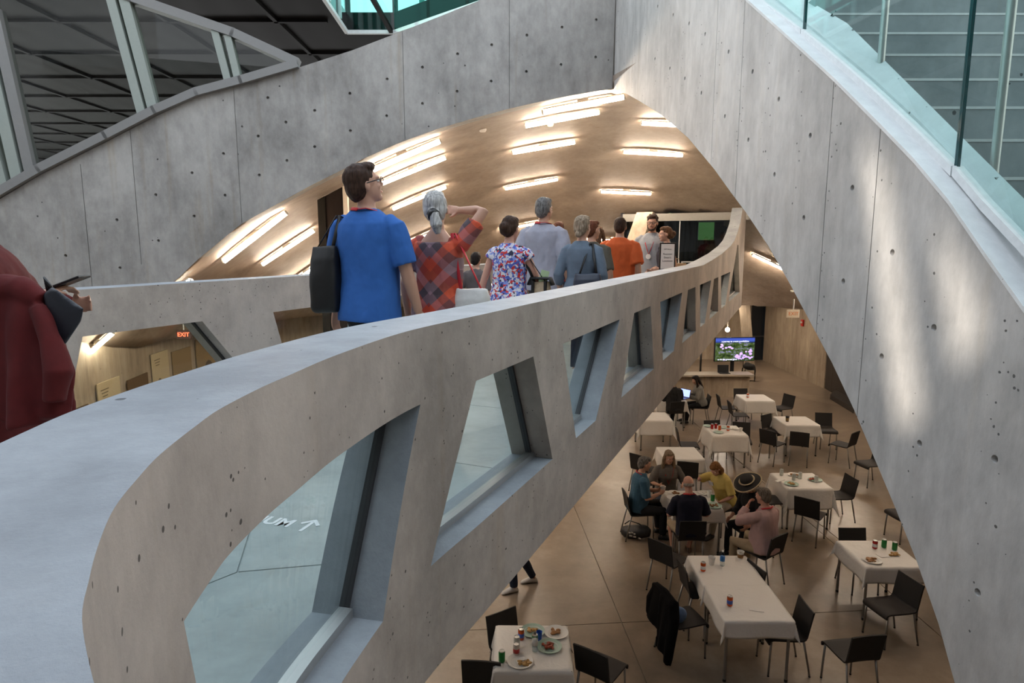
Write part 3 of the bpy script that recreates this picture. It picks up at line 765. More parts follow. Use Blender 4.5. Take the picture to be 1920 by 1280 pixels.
# unseen downlights added to brighten the far recess
for k, (x, y) in enumerate(((2.0, 24.4), (4.2, 23.4), (6.2, 24.6), (7.8, 23.2), (9.2, 24.9), (9.4, 22.7))):
    t_ = thing('fill_downlight', 'added unseen downlight in the recess ceiling, number %s from the bridge side' % ('one', 'two', 'three', 'four', 'five', 'six')[k], 'ceiling light', (x, y, 2.955))
    MB().lathe([(.19, -.0), (.19, -.02), (.165, -.02), (.165, -.0)], 20).build('trim_ring', MAT['cap'], t_); MB().lathe([(.163, -.004), (.163, -.012), (0, -.012)], 20).build('lens', TUBE, t_)
p = at_depth(1364, 618, 20.5); t_ = thing('spot_lamp', 'small bright round spot lamp glowing under the far end of the bridge', 'lamp', p)
MB().ell((0, 0, 0), (.07, .07, .07)).build('bulb', TUBE, t_, True); MB().tube([(0, 0, .05), (0, 0, max(.1, 2.98-p.z))], .02, 8).build('stem', MAT['cap'], t_)
# smoke heads
for px, py, lab in ((905, 243, 'small round smoke detector near the arch edge'), (1032, 233, 'tiny smoke detector between two tube lights'), (1486, 545, 'small white detector above the exit sign')):
    p = dome_hit(px, py)
    if p is None: continue
    o = MB().lathe([(.06, .02), (.06, -.01), (.045, -.035), (.0, -.04)], 16).build('smoke_detector', simple('detector_white', (.7, .66, .6), .5), None, True); o.location = p
    tag(o, lab, 'smoke detector', 'detectors on the shell')
# daylight
w = bpy.data.worlds.new('world'); SC.world = w; w.use_nodes = True
wt = w.node_tree; bg = wt.nodes['Background']; wc = N(wt, 'ShaderNodeTexCoord'); ws = N(wt, 'ShaderNodeSeparateXYZ'); wt.links.new(wc.outputs['Generated'], ws.inputs[0])
wr_ = ramp(wt, [(0, (1.0, 1.0, 1.0)), (.25, (.88, .93, 1.0)), (1, (.50, .58, .68))]); wt.links.new(ws.outputs['Z'], wr_.inputs[0]); wt.links.new(wr_.outputs[0], bg.inputs[0]); bg.inputs[1].default_value = 1.5
struct(MB().box((6.75, 1, 6.5), (.3, 16, 10)).build('wall_sky_block', simple('pale_wall', (.72, .71, .69), .8, var=.03)))  # unseen pale wall added to block sky light from the right
struct(MB().box((-1.4, -4.3, 9.6), (16, 5.6, .3)).build('ceiling_sky_block', MAT['conc_stair']))  # unseen roof slab added to narrow the sky opening behind the camera
struct(MB().box((0, -7, 4.7), (22, .3, 9.4)).build('wall_horizon_block', simple('pale_rear', (.5, .49, .47), .8, var=.03)))  # unseen wall added to hold back horizon light from the rear
# unseen white wall added to block the sun, slots cut to shape sun patches
SUN_DIR = V((.82, .12, -.50)).normalized()
XW = -9.5
def back(px, py):
    p = on_right(px, py); k = (XW-p.x)/SUN_DIR.x; q = p+SUN_DIR*k; return q
wo = MB(); wo.box((XW, -3, 8.5), (.3, 23, 13)); ct = MB()
for quad in (((1592, 205), (1672, 290), (1748, 800), (1672, 830)), ((1722, 330), (1830, 480), (1868, 640), (1780, 720))):
    q = [back(*p) for p in quad]; print('slot', [tuple(round(c, 2) for c in p) for p in q])
    ct.prism([V((XW-1, p.y, p.z)) for p in q], (2, 0, 0))
struct(mk('wall_sun_mask', boolean_cut(wo, ct, 'wall_sun_mask'), simple('bounce_white', (.8, .8, .8), .8, var=.02)))
sun = bpy.data.lights.new('sun', 'SUN'); sun.energy = 2.0; sun.angle = math.radians(.9); sun.color = (1, .9, .78)
so2 = bpy.data.objects.new('sun', sun); COL.objects.link(so2)
so2.rotation_euler = SUN_DIR.to_track_quat('-Z', 'Y').to_euler()
SC.view_settings.view_transform = 'Standard'; SC.view_settings.look = 'None'; SC.view_settings.gamma = 1; SC.view_settings.use_curve_mapping = False
SC.view_settings.exposure = 0.84
SC.cycles.use_denoising = True
SC.cycles.use_adaptive_sampling = True; SC.cycles.adaptive_threshold = .03; SC.cycles.max_bounces = 7; SC.cycles.diffuse_bounces = 4; SC.cycles.transparent_max_bounces = 16; SC.cycles.caustics_reflective = False; SC.cycles.caustics_refractive = False
SC.cycles.sample_clamp_indirect = 6
# ================================================================== lower hall furniture
MAT['chair'] = simple('chair_black', (.012, .0105, .010), .7, var=.1, scale=60)
MAT['chair_seat'] = simple('chair_seat_black', (.016, .0125, .0115), .7, var=.1, scale=60)
MAT['leg'] = simple('chair_leg_grey', (.30, .29, .27), .35, .8, var=.05)
MAT['foot'] = simple('rubber_foot', (.02, .02, .02), .7)
def cloth_mat():
    m, t, b = nt('white_cloth'); L = t.links.new
    tc = N(t, 'ShaderNodeTexCoord'); n = N(t, 'ShaderNodeTexNoise', Scale=3.2, Detail=4, Distortion=1.2); L(tc.outputs['Object'], n.inputs['Vector'])
    n2 = N(t, 'ShaderNodeTexNoise', Scale=11, Detail=3, Distortion=2); L(tc.outputs['Object'], n2.inputs['Vector'])
    a = N(t, 'ShaderNodeMath', operation='MULTIPLY_ADD'); L(n2.outputs['Fac'], a.inputs[0]); a.inputs[1].default_value = .3; L(n.outputs['Fac'], a.inputs[2])
    bp = N(t, 'ShaderNodeBump', Strength=.35, Distance=.03); L(a.outputs[0], bp.inputs['Height']); L(bp.outputs['Normal'], b.inputs['Normal'])
    b.inputs['Base Color'].default_value = (.74, .71, .67, 1); b.inputs['Roughness'].default_value = .5
    return m
MAT['cloth'] = cloth_mat()
CW = .395
def chair_meshes():
    def shell(prof, bow):                       # prof: (y, z) centre line -> slightly bowed sheet with thickness
        mb = MB(); rings = []
        nx = 8
        for k, (y, z) in enumerate(prof):
            a = prof[max(0, k-1)]; c = prof[min(len(prof)-1, k+1)]
            t = V((0, c[0]-a[0], c[1]-a[1])).normalized(); nrm = V((0, -t.z, t.y))
            top, bot = [], []
            for i in range(nx+1):
                u = i/nx*2-1; off = bow*(u*u-.4)
                p = V((u*CW/2, y, z))+nrm*off
                top.append(p+nrm*.009); bot.append(p-nrm*.009)
            rings.append(top+bot[::-1])
        return mb.rings(rings)
    seat = [(.215, .395), (.222, .415), (.218, .435), (.2, .449), (.16, .455), (.05, .450), (-.08, .446), (-.165, .449), (-.188, .462), (-.196, .484)]
    back = [(-.196, .480), (-.205, .53), (-.222, .62), (-.240, .71), (-.256, .79)]
    s = shell(seat, .006).mesh('seat', True); s.set_sharp_from_angle(angle=math.radians(50))
    b = shell(back, .010).mesh('backrest', True); b.set_sharp_from_angle(angle=math.radians(50))
    lf = MB().tube([(.172, .185, .43), (.182, .20, .012)], [.0125, .0105], 10); 
    lr = MB().tube([(.172, -.172, .455), (.185, -.265, .012)], [.0125, .0105], 10)
    lf, lr = lf.mesh('leg_f', True), lr.mesh('leg_r', True)
    ft = MB().tube([(0, 0, 0), (0, 0, .014)], .012, 10).mesh('foot')
    for me, m in ((s, 'chair_seat'), (b, 'chair'), (lf, 'leg'), (lr, 'leg'), (ft, 'foot')): me.materials.append(MAT[m])
    return s, b, lf, lr, ft
cs_, cb_, clf, clr, cft = chair_meshes()
def chair_proto():
    t = bpy.data.objects.new('dining_chair', None); COL.objects.link(t)
    def ch(n, me, p=t):
        o = bpy.data.objects.new(n, me); COL.objects.link(o); o.parent = p; return o
    ch('seat', cs_); ch('backrest', cb_)
    for me, fy in ((clf, .20), (clr, -.265)):
        for sx in (1, -1):
            o = ch('leg', me); o.scale.x = sx
            f = ch('rubber_foot', cft, o); f.location = (.1825 if fy > 0 else .185, fy, 0)
    return t
PROTO = chair_proto(); used = False
CH = {}
def chair_at(pos, n, key, label):
    global used
    t = PROTO if not used else copy_tree(PROTO); used = True
    t.location = (pos.x, pos.y, 0); t.rotation_euler = (0, 0, math.atan2(n.y, n.x)-math.pi/2)
    tag(t, label, 'chair', 'black stacking chairs in the lower hall'); CH[key] = (V((pos.x, pos.y, 0)), n); return t
def chair(key, A, B, side, label, z=.79):
    a, b = at_z(*A, z), at_z(*B, z); m = (a+b)/2; d = (b-a); d.z = 0; d.normalize(); n = V((-d.y, d.x, 0))
    away = n.dot(V((m.x, m.y, 0))) > 0
    if (side == 'away') != away: n = -n
    return chair_at(m+n*.256, n, key, label)
def chair_floor(key, px, py, ang, label, z=.45):
    p = at_z(px, py, z); n = V((math.cos(math.radians(ang)), math.sin(math.radians(ang)), 0)); return chair_at(p, n, key, label)
CL = [
 ('C1', (1078, 1206), (1137, 1231), 'away', 'black chair turned away at the right of the nearest white table, its back to us'),
 ('C2', (872, 1237), (932, 1241), 'away', 'black chair at the left side of the nearest white table, half hidden by the bridge'),
 ('C3', (922, 1152), (957, 1139), 'toward', 'black chair peeping out behind the far edge of the nearest white table'),
 ('C4', (1219, 1008), (1255, 1023), 'away', 'black chair standing free left of the long table, behind the bald man'),
 ('C5', (1270, 1045), (1289, 1075), 'away', 'black chair pushed to the left side of the long table, upper one'),
 ('C6', (1232, 1098), (1263, 1130), 'away', 'black chair left of the long table with a dark coat over its back'),
 ('C7', (1404, 1047), (1434, 1071), 'toward', 'black chair at the right side of the long table, only its back top showing'),
 ('C8', (1499, 1115), (1525, 1148), 'toward', 'black chair at the near right corner of the long table, partly under the cloth'),
 ('C9', (1574, 989), (1622, 989), 'toward', 'black chair behind the table with one red and two green cans'),
 ('C10', (1688, 1070), (1729, 1096), 'toward', 'black chair facing left in front of the table with one red and two green cans'),
 ('C11', (1599, 1195), (1660, 1189), 'away', 'black chair alone at the lower right, back to us and seat to the left'),
 ('C14', (1585, 886), (1609, 900), 'toward', 'black chair at the right end of the table with four silver cans'),
 ('C15', (1491, 929), (1536, 940), 'away', 'black chair with its back to us in front of the table with four silver cans'),
 ('C17', (1597, 813), (1612, 807), 'away', 'black chair standing free right of the small table with the dark cup, turned left'),
 ('C18', (1529, 773), (1560, 774), 'toward', 'black chair facing us at the right of the small table with the dark cup'),
 ('C19', (1425, 803), (1454, 810), 'away', 'black chair at the left front corner of the small table with the dark cup'),
 ('C20', (1482, 808), (1518, 812), 'away', 'black chair square to the front of the small table with the dark cup'),
 ('C21', (1430, 778), (1443, 775), 'toward', 'black chair at the left of the small table with the dark cup, seen edge on'),
 ('C22', (1471, 737), (1490, 742), 'toward', 'black chair at the right end of the farthest white table'),
 ('C23', (1407, 894), (1422, 909), 'away', 'black chair behind the woman in the black straw hat, facing the table with silver cans'),
 ('C24', (1376, 728), (1401, 728), 'toward', 'black chair at the back of the farthest white table, in front of the screen stand'),
 ('C25', (1340, 735), (1353, 747), 'away', 'black chair left of the farthest white table, the one further from it'),
 ('C26', (1362, 748), (1373, 758), 'away', 'black chair drawn up to the left side of the farthest white table'),
 ('C27', (1327, 737), (1333, 743), 'toward', 'black chair under the woman with long dark hair'),
 ('C28', (1321, 788), (1349, 787), 'toward', 'black chair behind the table with red cans, only its back top showing'),
 ('C29', (1374, 790), (1407, 792), 'toward', 'black chair at the right back corner of the table with red cans'),
 ('C30', (1266, 797), (1273, 812), 'away', 'black chair turned right between the half hidden table and the table with red cans'),
 ('C31', (1184, 849), (1208, 856), 'away', 'black chair behind the man in the blue tee shirt, half hidden by the bridge'),
 ('C32', (1278, 865), (1302, 867), 'away', 'black chair in front of the empty white table, beside the long haired woman'),
 ('C33', (1226, 889), (1262, 889), 'toward', 'black chair under the long haired woman in grey'),
 ('C34', (1366, 903), (1391, 914), 'toward', 'black chair under the woman in the yellow shirt'),
 ('C35', (1166, 912), (1178, 932), 'away', 'black chair under the man in the blue tee shirt'),
 ('C36', (1274, 977), (1326, 977), 'away', 'black chair under the bald man, its back square to us'),
 ('C37', (1450, 1009), (1473, 999), 'away', 'black chair under the man in the pink shirt'),
]
for c in CL: chair(c[0], c[1], c[2], c[3], c[4])
chair_floor('C13', 1697, 962, 188, 'black chair mostly hidden by the stair wall, level with the table with two green cans')
chair_floor('C16', 1632, 868, 193, 'black chair cut off by the stair wall, only its seat and front legs showing')
chair_floor('C38', 1412, 990, 200, 'black chair under the woman in the black straw hat')
chair_floor('C39', 1262, 772, 100, 'black chair under the person in dark clothes at the laptop')

# --- tables with cloths
def table(corner, S, drop, label, clabel, rz=-.008, seed=0, long=None):
    ps = [at_z(px, py, .755) for px, py in corner]; c = sum(ps, V())/len(ps)
    t = thing('dining_table', label, 'table', (c.x, c.y, 0), rz, 'square tables in the lower hall')
    MB().box((0, 0, .735), (S, S, .025)).build('tabletop', MAT['leg'], t, bevel=.003)
    h = S/2-.035
    for sx in (-1, 1):
        for sy in (-1, 1):
            l = MB().tube([(sx*h, sy*h, 0), (sx*h, sy*h, .725)], .017, 12).build('leg', MAT['leg'], t, True, sharp=50)
            MB().tube([(sx*h, sy*h, 0), (sx*h, sy*h, .03)], .0185, 12).build('rubber_foot', MAT['foot'], l)
    cl = cloth((c.x, c.y), S+.012, S+.012, drop, rz, seed); tag(cl, clabel, 'tablecloth', 'white tablecloths')
    return t
def cloth(c, W, D, drop, rz, seed, name='tablecloth'):
    rnd = random.Random(seed); n = 44
    us = np.linspace(-W/2-drop, W/2+drop, n); vv = np.linspace(-D/2-drop, D/2+drop, n)
    vs = []; ph = [rnd.uniform(0, 6) for _ in range(4)]
    for v in vv:
        for u in us:
            a = max(0, abs(u)-W/2); b = max(0, abs(v)-D/2); sx = 1 if u > 0 else -1; sy = 1 if v > 0 else -1
            x = min(max(u, -W/2), W/2); y = min(max(v, -D/2), D/2); z = .752
            if a and b:
                h = math.hypot(a, b); f = min(a, b)/max(a, b, 1e-6)
                out = .30*min(a, b); x += sx*out*(a/h)+.015*sx*a/drop; y += sy*out*(b/h)+.015*sy*b/drop; z -= .93*h
            elif a:
                w = .5+.5*math.sin(v*11+ph[0 if u > 0 else 1]); x += sx*(.004+a*(.05+.10*w)); z -= a*.99
            elif b:
                w = .5+.5*math.sin(u*11+ph[2 if v > 0 else 3]); y += sy*(.004+b*(.05+.10*w)); z -= b*.99
            else: z += .0015*math.sin(u*19+ph[0])*math.sin(v*15+ph[1])
            vs.append((x, y, z))
    fs = [(j*n+i, j*n+i+1, (j+1)*n+i+1, (j+1)*n+i) for j in range(n-1) for i in range(n-1)]
    mb = MB().add(vs, fs); o = mb.build(name, MAT['cloth'], None, True); o.location = (c[0], c[1], 0); o.rotation_euler = (0, 0, rz)
    s = o.modifiers.new('s', 'SOLIDIFY'); s.thickness = .002; s.offset = 1
    return o
TS = .76
T_ = {}
T_['T1'] = table([(929, 1174), (1058, 1173), (1075.5, 1253), (931, 1255.6)], TS, .30, 'square table nearest to us, covered in white, set with plates and cans', 'white cloth on the nearest table, under plates and cans', seed=1)
T_['T2'] = table([(1289, 1042), (1394, 1042), (1439, 1097), (1326, 1097)], TS, .19, 'far half of the long white table, below the paper cups and water bottle', 'white cloth on the far half of the long table', seed=2)
T_['T2b'] = table([(1326, 1097.5), (1439, 1097.5), (1486, 1163), (1360, 1163)], TS, .19, 'near half of the long white table, holding one orange can', 'white cloth on the near half of the long table', seed=3)
T_['T3'] = table([(1572.5, 1013.8), (1671, 1013.8), (1733, 1062), (1625, 1062)], TS, .21, 'square table beside the stair wall with one red and two green cans', 'white cloth under one red and two green cans', seed=4)
T_['T4'] = table([(1446, 886), (1521, 885), (1560, 915), (1481, 916)], TS, .36, 'square table set with four silver cans and green rimmed plates', 'white cloth under the four silver cans', seed=5)
T_['T5'] = table([(1245, 919), (1329, 919), (1354, 955), (1266, 955)], TS, .22, 'square table at which the six people sit', 'white cloth on the table of the six seated people', seed=6)
T_['T6'] = table([(1231, 838), (1298.5, 838), (1321, 860.5), (1250, 860.5)], TS, .28, 'empty square table behind the long haired woman in grey', 'bare white cloth behind the long haired woman in grey', seed=7)
T_['T7'] = table([(1318, 797), (1384, 797), (1401, 815.5), (1335, 816)], TS, .38, 'square table with red and orange cans beyond the empty table', 'white cloth under the red and orange cans', seed=8)
T_['T8'] = table([(1381, 739), (1428, 738), (1451, 751.5), (1403, 752.5)], TS, .33, 'farthest square table, near the foot of the screen stand', 'white cloth on the farthest table near the screen', seed=9)
T_['T9'] = table([(1452, 780.5), (1510, 780), (1535, 797), (1476, 797)], TS, .28, 'small white table holding one dark coffee cup', 'white cloth under the dark coffee cup', seed=10)
T_['T10'] = table([(1192, 771), (1248, 771), (1259, 789), (1200, 789)], TS, .36, 'square table mostly hidden behind the bridge, left of the red can table', 'white cloth mostly hidden behind the bridge', seed=11)
T_['T11'] = table([(1222, 738), (1278, 738), (1288, 752), (1230, 752)], TS, .30, 'square table under the laptops of two people at the bridge edge', 'white cloth under the laptops at the bridge edge', seed=12)

# --- things on the tables
TZ = .7545
ALU2 = simple('can_alu', (.62, .62, .62), .3, .85, var=.04)
CANM = {}
def can_mat(c):
    if c not in CANM: CANM[c] = simple('can_'+c, {'red': (.45, .02, .02), 'orange': (.62, .10, .015), 'green': (.02, .22, .05), 'silver': (.55, .58, .55), 'pale': (.62, .55, .52)}[c], .3, .35, var=.25, scale=40)
    return CANM[c]
def can(px, py, c, label, band=None, z=TZ):
    p = at_z(px, py, z); t = thing('drink_can', label, 'drink can', p, 0, 'drink cans on the tables')
    MB().lathe([(.022, 0), (.028, .004), (.0325, .012), (.0325, .105), (.029, .113)], 20).build('can_body', can_mat(c), t, True, sharp=45)
    MB().lathe([(.029, .113), (.027, .121), (.0255, .121), (.025, .116), (0, .116)], 20).build('can_lid', ALU2, t, True, sharp=45)
    MB().box((0, .006, .118), (.014, .02, .002)).build('ring_pull', ALU2, t)
    if band: MB().lathe([(.0330, .03), (.0331, .06), (.0330, .075)], 20).build('label_band', simple('band_'+band, {'blue': (.05, .12, .5), 'red': (.5, .03, .03), 'white': (.7, .7, .7)}[band], .4), t, True)
    return t
PLM = simple('plate_white', (.72, .71, .68), .35, var=.03); PLG = simple('plate_green_rim', (.32, .45, .38), .4, var=.05)
def plate(px, py, label, r=.115, green=False, z=TZ):
    p = at_z(px, py, z); t = thing('plate', label, 'plate', p, 0, 'plates on the tables')
    MB().lathe([(0, .004), (r*.62, .004), (r*.7, .010), (r*.72, .006), (r*.64, 0), (0, 0)][::-1], 28).build('plate_well', PLM, t, True, sharp=60)
    MB().lathe([(r*.69, .0075), (r*.95, .018), (r, .019), (r, .0165), (r*.95, .015), (r*.71, .004)], 28).build('plate_rim', PLG if green else PLM, t, True, sharp=60)
    return p
def food(p, kind, label, dx=0, dy=0, seed=0):
    rnd = random.Random(seed); mb = MB()
    cm = {'bun': (.32, .15, .05), 'sauce': (.30, .05, .02), 'cake': (.22, .10, .03), 'napkin': (.75, .73, .70), 'salad': (.25, .16, .06), 'crisp': (.42, .24, .07)}[kind]
    if kind == 'napkin':
        mb.box((0, 0, .012), (.085, .06, .012), M4.Rotation(.5, 3, 'Z') @ M4.Rotation(.12, 3, 'X')); mb.box((.02, .015, .022), (.06, .05, .008), M4.Rotation(-.2, 3, 'Z') @ M4.Rotation(-.2, 3, 'Y'))
        o = mb.build('paper_napkin', simple('napkin', cm, .8), None, bevel=.003)
    else:
        for k in range(12): mb.ell((rnd.uniform(-.055, .055), rnd.uniform(-.042, .042), rnd.uniform(.008, .022)), (rnd.uniform(.014, .03), rnd.uniform(.012, .024), rnd.uniform(.008, .016)), 10, 6)
        o = mk('food_leftover', remesh(mb, .004, 2), simple('food_'+kind, cm, .5, var=.5, scale=50))
    o.location = (p.x+dx, p.y+dy, p.z+.004); tag(o, label, 'food' if kind != 'napkin' else 'napkin', 'leftovers on the plates')
def cup(px, py, label, top=.045, bot=.032, h=.10, col=(.75, .72, .68), sleeve=None, lid=False, z=TZ):
    p = at_z(px, py, z); t = thing('paper_cup', label, 'cup', p)
    MB().lathe([(bot, 0), (top, h), (top+.003, h+.001), (top+.002, h+.005), (top-.002, h), (bot-.001, .006), (0, .006)], 22).build('cup_wall', simple('cup_'+label[:6], col, .5), t, True, sharp=50)
    if sleeve: MB().lathe([(bot+(top-bot)*.18+.0012, h*.18), (bot+(top-bot)*.72+.0012, h*.72)], 22).build('cup_sleeve', simple('sleeve', sleeve, .7), t, True)
    if lid: MB().lathe([(top+.004, h-.002), (top+.004, h+.008), (top-.004, h+.016), (0, h+.016)], 22).build('cup_lid', simple('lid', (.02, .02, .02), .4), t, True, sharp=40)
    return t
def bottle(px, py, label, cap=(.75, .75, .75), lab=(.03, .18, .5), z=TZ):
    p = at_z(px, py, z); t = thing('water_bottle', label, 'bottle', p)
    MB().lathe([(.026, 0), (.031, .006), (.031, .05), (.029, .055), (.031, .06), (.031, .135), (.022, .165), (.013, .180), (.013, .192)], 20).build('bottle_body', glass('bottle_pet', (.86, .9, .92), .9), t, True, sharp=60)
    MB().lathe([(.0316, .068), (.0316, .128)], 20).build('bottle_label', simple('bottle_label', lab, .4), t, True)
    MB().tube([(0, 0, .19), (0, 0, .208)], .0145, 14).build('bottle_cap', simple('bottle_cap', cap, .4), t)
# nearest table
can(941, 1240, 'green', 'green can at the left edge of the nearest table')
can(977, 1198, 'orange', 'orange can at the back of the nearest table', 'blue')
can(969, 1213, 'silver', 'silver can standing behind another on the nearest table')
can(968, 1227, 'pale', 'pale can with a red band, front one of the silver pair on the nearest table', 'red')
can(1003, 1209, 'green', 'green topped can behind the salt bottle on the nearest table', 'white')
p = plate(999, 1184, 'green rimmed plate at the back of the nearest table', .13, True); food(p, 'crisp', 'flat piece of bread on the back plate of the nearest table', seed=1)
p = plate(1043, 1187, 'white plate heaped with brown food, back right on the nearest table', .13); food(p, 'bun', 'brown fried food heaped on the back right plate of the nearest table', -.02, .0, 2)
p = plate(1030, 1213, 'green rimmed plate with red sauce, front right on the nearest table', .13, True); food(p, 'sauce', 'red sauced food on the front right plate of the nearest table', -.01, 0, 3)
p = plate(975, 1241, 'white plate with a crumpled napkin, at the front of the nearest table', .13); food(p, 'napkin', 'crumpled paper napkin on the front plate of the nearest table', 0, 0, 4); food(p, 'crisp', 'yellow crumbs beside the napkin on the front plate of the nearest table', .04, -.03, 14)
bottle(1003, 1220, 'slim white bottle in the middle of the nearest table', (.05, .05, .05), (.6, .58, .55))
cup(1011, 1199, 'small blue cup behind the slim white bottle', .03, .026, .09, (.03, .12, .5))
# long table
can(1318, 1070, 'orange', 'silver topped orange can at the far left of the long table', 'white')
can(1368, 1135, 'orange', 'orange can alone on the near half of the long table', 'blue')
cup(1334, 1058, 'plain white paper mug on the far half of the long table')
bottle(1354, 1060, 'clear water bottle with a blue label on the long table')
cup(1388, 1047, 'white paper cup with a brown sleeve at the far end of the long table', sleeve=(.28, .14, .05))
o = MB().box((0, 0, .004), (.16, .07, .004), M4.Rotation(-.25, 3, 'Z')).build('paper_napkin', simple('napkin_flat', (.74, .71, .68), .8)); o.location = at_z(1418, 1143, TZ); tag(o, 'flat paper napkin on the near half of the long table', 'napkin')
# stair wall table
can(1640, 1028, 'red', 'red can on the table beside the stair wall', 'white'); can(1657, 1026, 'green', 'left one of the two green cans on the table beside the stair wall'); can(1677, 1031, 'green', 'right one of the two green cans on the table beside the stair wall')
p = plate(1635, 1051, 'white oval plate with pretzels on the table beside the stair wall', .12); food(p, 'bun', 'brown pretzel pieces on the plate beside the stair wall', 0, 0, 5)
o = MB().box((0, 0, .003), (.13, .11, .003), M4.Rotation(.2, 3, 'Z')).build('paper_napkin', simple('napkin_sq', (.75, .72, .69), .8)); o.location = at_z(1655, 1041, TZ); tag(o, 'square paper napkin behind the pretzel plate', 'napkin')
food(at_z(1675, 1040, TZ), 'crisp', 'small crumbled leftovers in front of the two green cans', 0, 0, 15)
# silver can table
for px, py, l in ((1465, 891, 'silver can at the far left of its table'), (1488, 900, 'silver can behind the left green rimmed plate'), (1500, 897, 'silver can in the middle of four on its table'), (1530, 904, 'silver can standing on the right green rimmed plate')):
    can(px, py, 'silver', l)
p = plate(1484, 908, 'left green rimmed plate on the silver can table', .12, True); food(p, 'crisp', 'scraps on the left green rimmed plate', 0, 0, 6)
p = plate(1528, 900, 'right green rimmed plate on the silver can table', .12, True); food(p, 'sauce', 'scraps on the right green rimmed plate', -.05, .02, 7)
p = plate(1489, 891, 'white plate behind the silver cans', .11); food(p, 'bun', 'reddish scraps on the white plate behind the silver cans', 0, 0, 8)
o = MB().box((0, 0, .006), (.2, .06, .006), M4.Rotation(.5, 3, 'Z')).build('paper_napkin', simple('napkin_c', (.75, .73, .7), .8)); o.location = at_z(1462, 901, TZ); tag(o, 'crumpled napkin at the left edge of the silver can table', 'napkin')
# people's table
p = plate(1264, 925, 'white plate at the back left of the table of six', .11); food(p, 'cake', 'piece of brown cake on the back left plate of the table of six', .02, 0, 9)
p = plate(1264, 934, 'white plate with pasta in front of the man in the blue tee shirt', .12); food(p, 'sauce', 'orange pasta on the plate of the man in the blue tee shirt', 0, 0, 10)
p = plate(1338, 949, 'green rimmed plate at the right front corner of the table of six', .13, True); food(p, 'cake', 'square brown cake on the green rimmed plate of the table of six', 0, 0, 11)
p = plate(1322, 925, 'white plate in front of the woman in the yellow shirt', .11); food(p, 'napkin', 'crumpled napkin on the plate of the woman in yellow', 0, 0, 12)
can(1336, 939, 'green', 'green can beside the cake plate on the table of six')
cup(1330, 931, 'clear plastic tumbler on the table of six', .036, .03, .10, (.7, .7, .68))
plate(1305, 935, 'green rimmed plate hidden behind the head of the bald man', .11, True)
# red can table
for px, py, c, l in ((1335, 804, 'red', 'left red can of the pair on its table'), (1342, 803, 'red', 'right red can of the pair on its table'), (1349, 806, 'orange', 'orange can beside the red pair'), (1365, 807, 'orange', 'orange and silver can right of the red pair')):
    can(px, py, c, l, 'white' if c == 'orange' and px > 1360 else None)
plate(1327, 799, 'green rimmed plate left of the red cans', .11, True); plate(1347, 811, 'empty green rimmed plate in front of the red cans', .11, True); plate(1357, 802, 'small green rimmed plate behind the orange can', .09, True)
p = plate(1377, 804, 'white plate with a folded napkin at the right of the red can table', .11); food(p, 'napkin', 'folded napkin on the right plate of the red can table', 0, 0, 13)
cup(1389, 809, 'white paper cup at the right corner of the red can table', .036, .028, .085)
can(1402, 745, 'orange', 'single orange can on the farthest table', 'white')
cup(1476, 790, 'dark coffee cup with a brown sleeve', .042, .032, .12, (.04, .03, .025), (.25, .15, .05), True)

# --- coat and cap on chair C6
def coat():
    c, n = CH['C6']; R = M4.Rotation(math.atan2(n.y, n.x)-math.pi/2, 3, 'Z')
    mb = MB()
    def sheet(x0, x1, y, zt, zb, bow=.02, th=.012, flare=.06, seed=0):
        rnd = random.Random(seed); rings = []
        for k in range(9):
            f = k/8; z = zt+(zb-zt)*f; top, bot = [], []
            for i in range(11):
                u = i/10; x = x0+(x1-x0)*u+(u-.5)*flare*f; w = bow*math.sin(u*9+f*2+seed)*(.3+f)
                yy = y-.05*f+w; zz = z+.025*math.sin(u*7+seed)*f
                top.append(V((x, yy, zz))); bot.append(V((x, yy-th, zz)))
            rings.append(top+bot[::-1])
        mb.rings(rings)
    sheet(-.24, .20, -.272, .82, .36, .012, .03, .05, seed=1); sheet(-.2, .2, -.222, .81, .58, .008, .02, seed=2)
    sheet(.0, .24, -.285, .80, .16, .014, .04, .0, seed=5)
    mb.tube([(-.22, -.25, .80), (0, -.25, .825), (.22, -.25, .80)], [.03, .034, .03], 10)
    mb.tube([(.19, -.24, .80), (.25, -.27, .62), (.24, -.30, .38), (.21, -.31, .12), (.2, -.31, .05)], [.05, .06, .062, .055, .05], 12)
    mb.tube([(-.2, -.25, .79), (-.27, -.29, .6), (-.25, -.31, .42)], [.05, .058, .05], 12)
    o = mk('hanging_coat', remesh(mb, .012, 3), simple('black_wool', (.005, .0045, .005), .95, spec=.1))
    o.location = c; o.rotation_euler = R.to_euler(); tag(o, 'black coat hung over the back of a chair left of the long table', 'coat')
    mb = MB(); mb.ell((0, 0, 0), (.10, .07, .12)); mb.ell((.02, .03, -.06), (.08, .05, .06)); mb.ell((-.03, .02, .05), (.06, .05, .05))
    q = mk('denim_bundle', remesh(mb, .01, 2), simple('blue_denim', (.10, .16, .28), .8, var=.4, scale=25, bump=.4)); q.location = c+R @ V((.06, -.11, .535)); q.rotation_euler = (0.3, 0.4, 0)
    tag(q, 'pale blue denim bundle on the chair seat under the black coat', 'clothing')
coat()
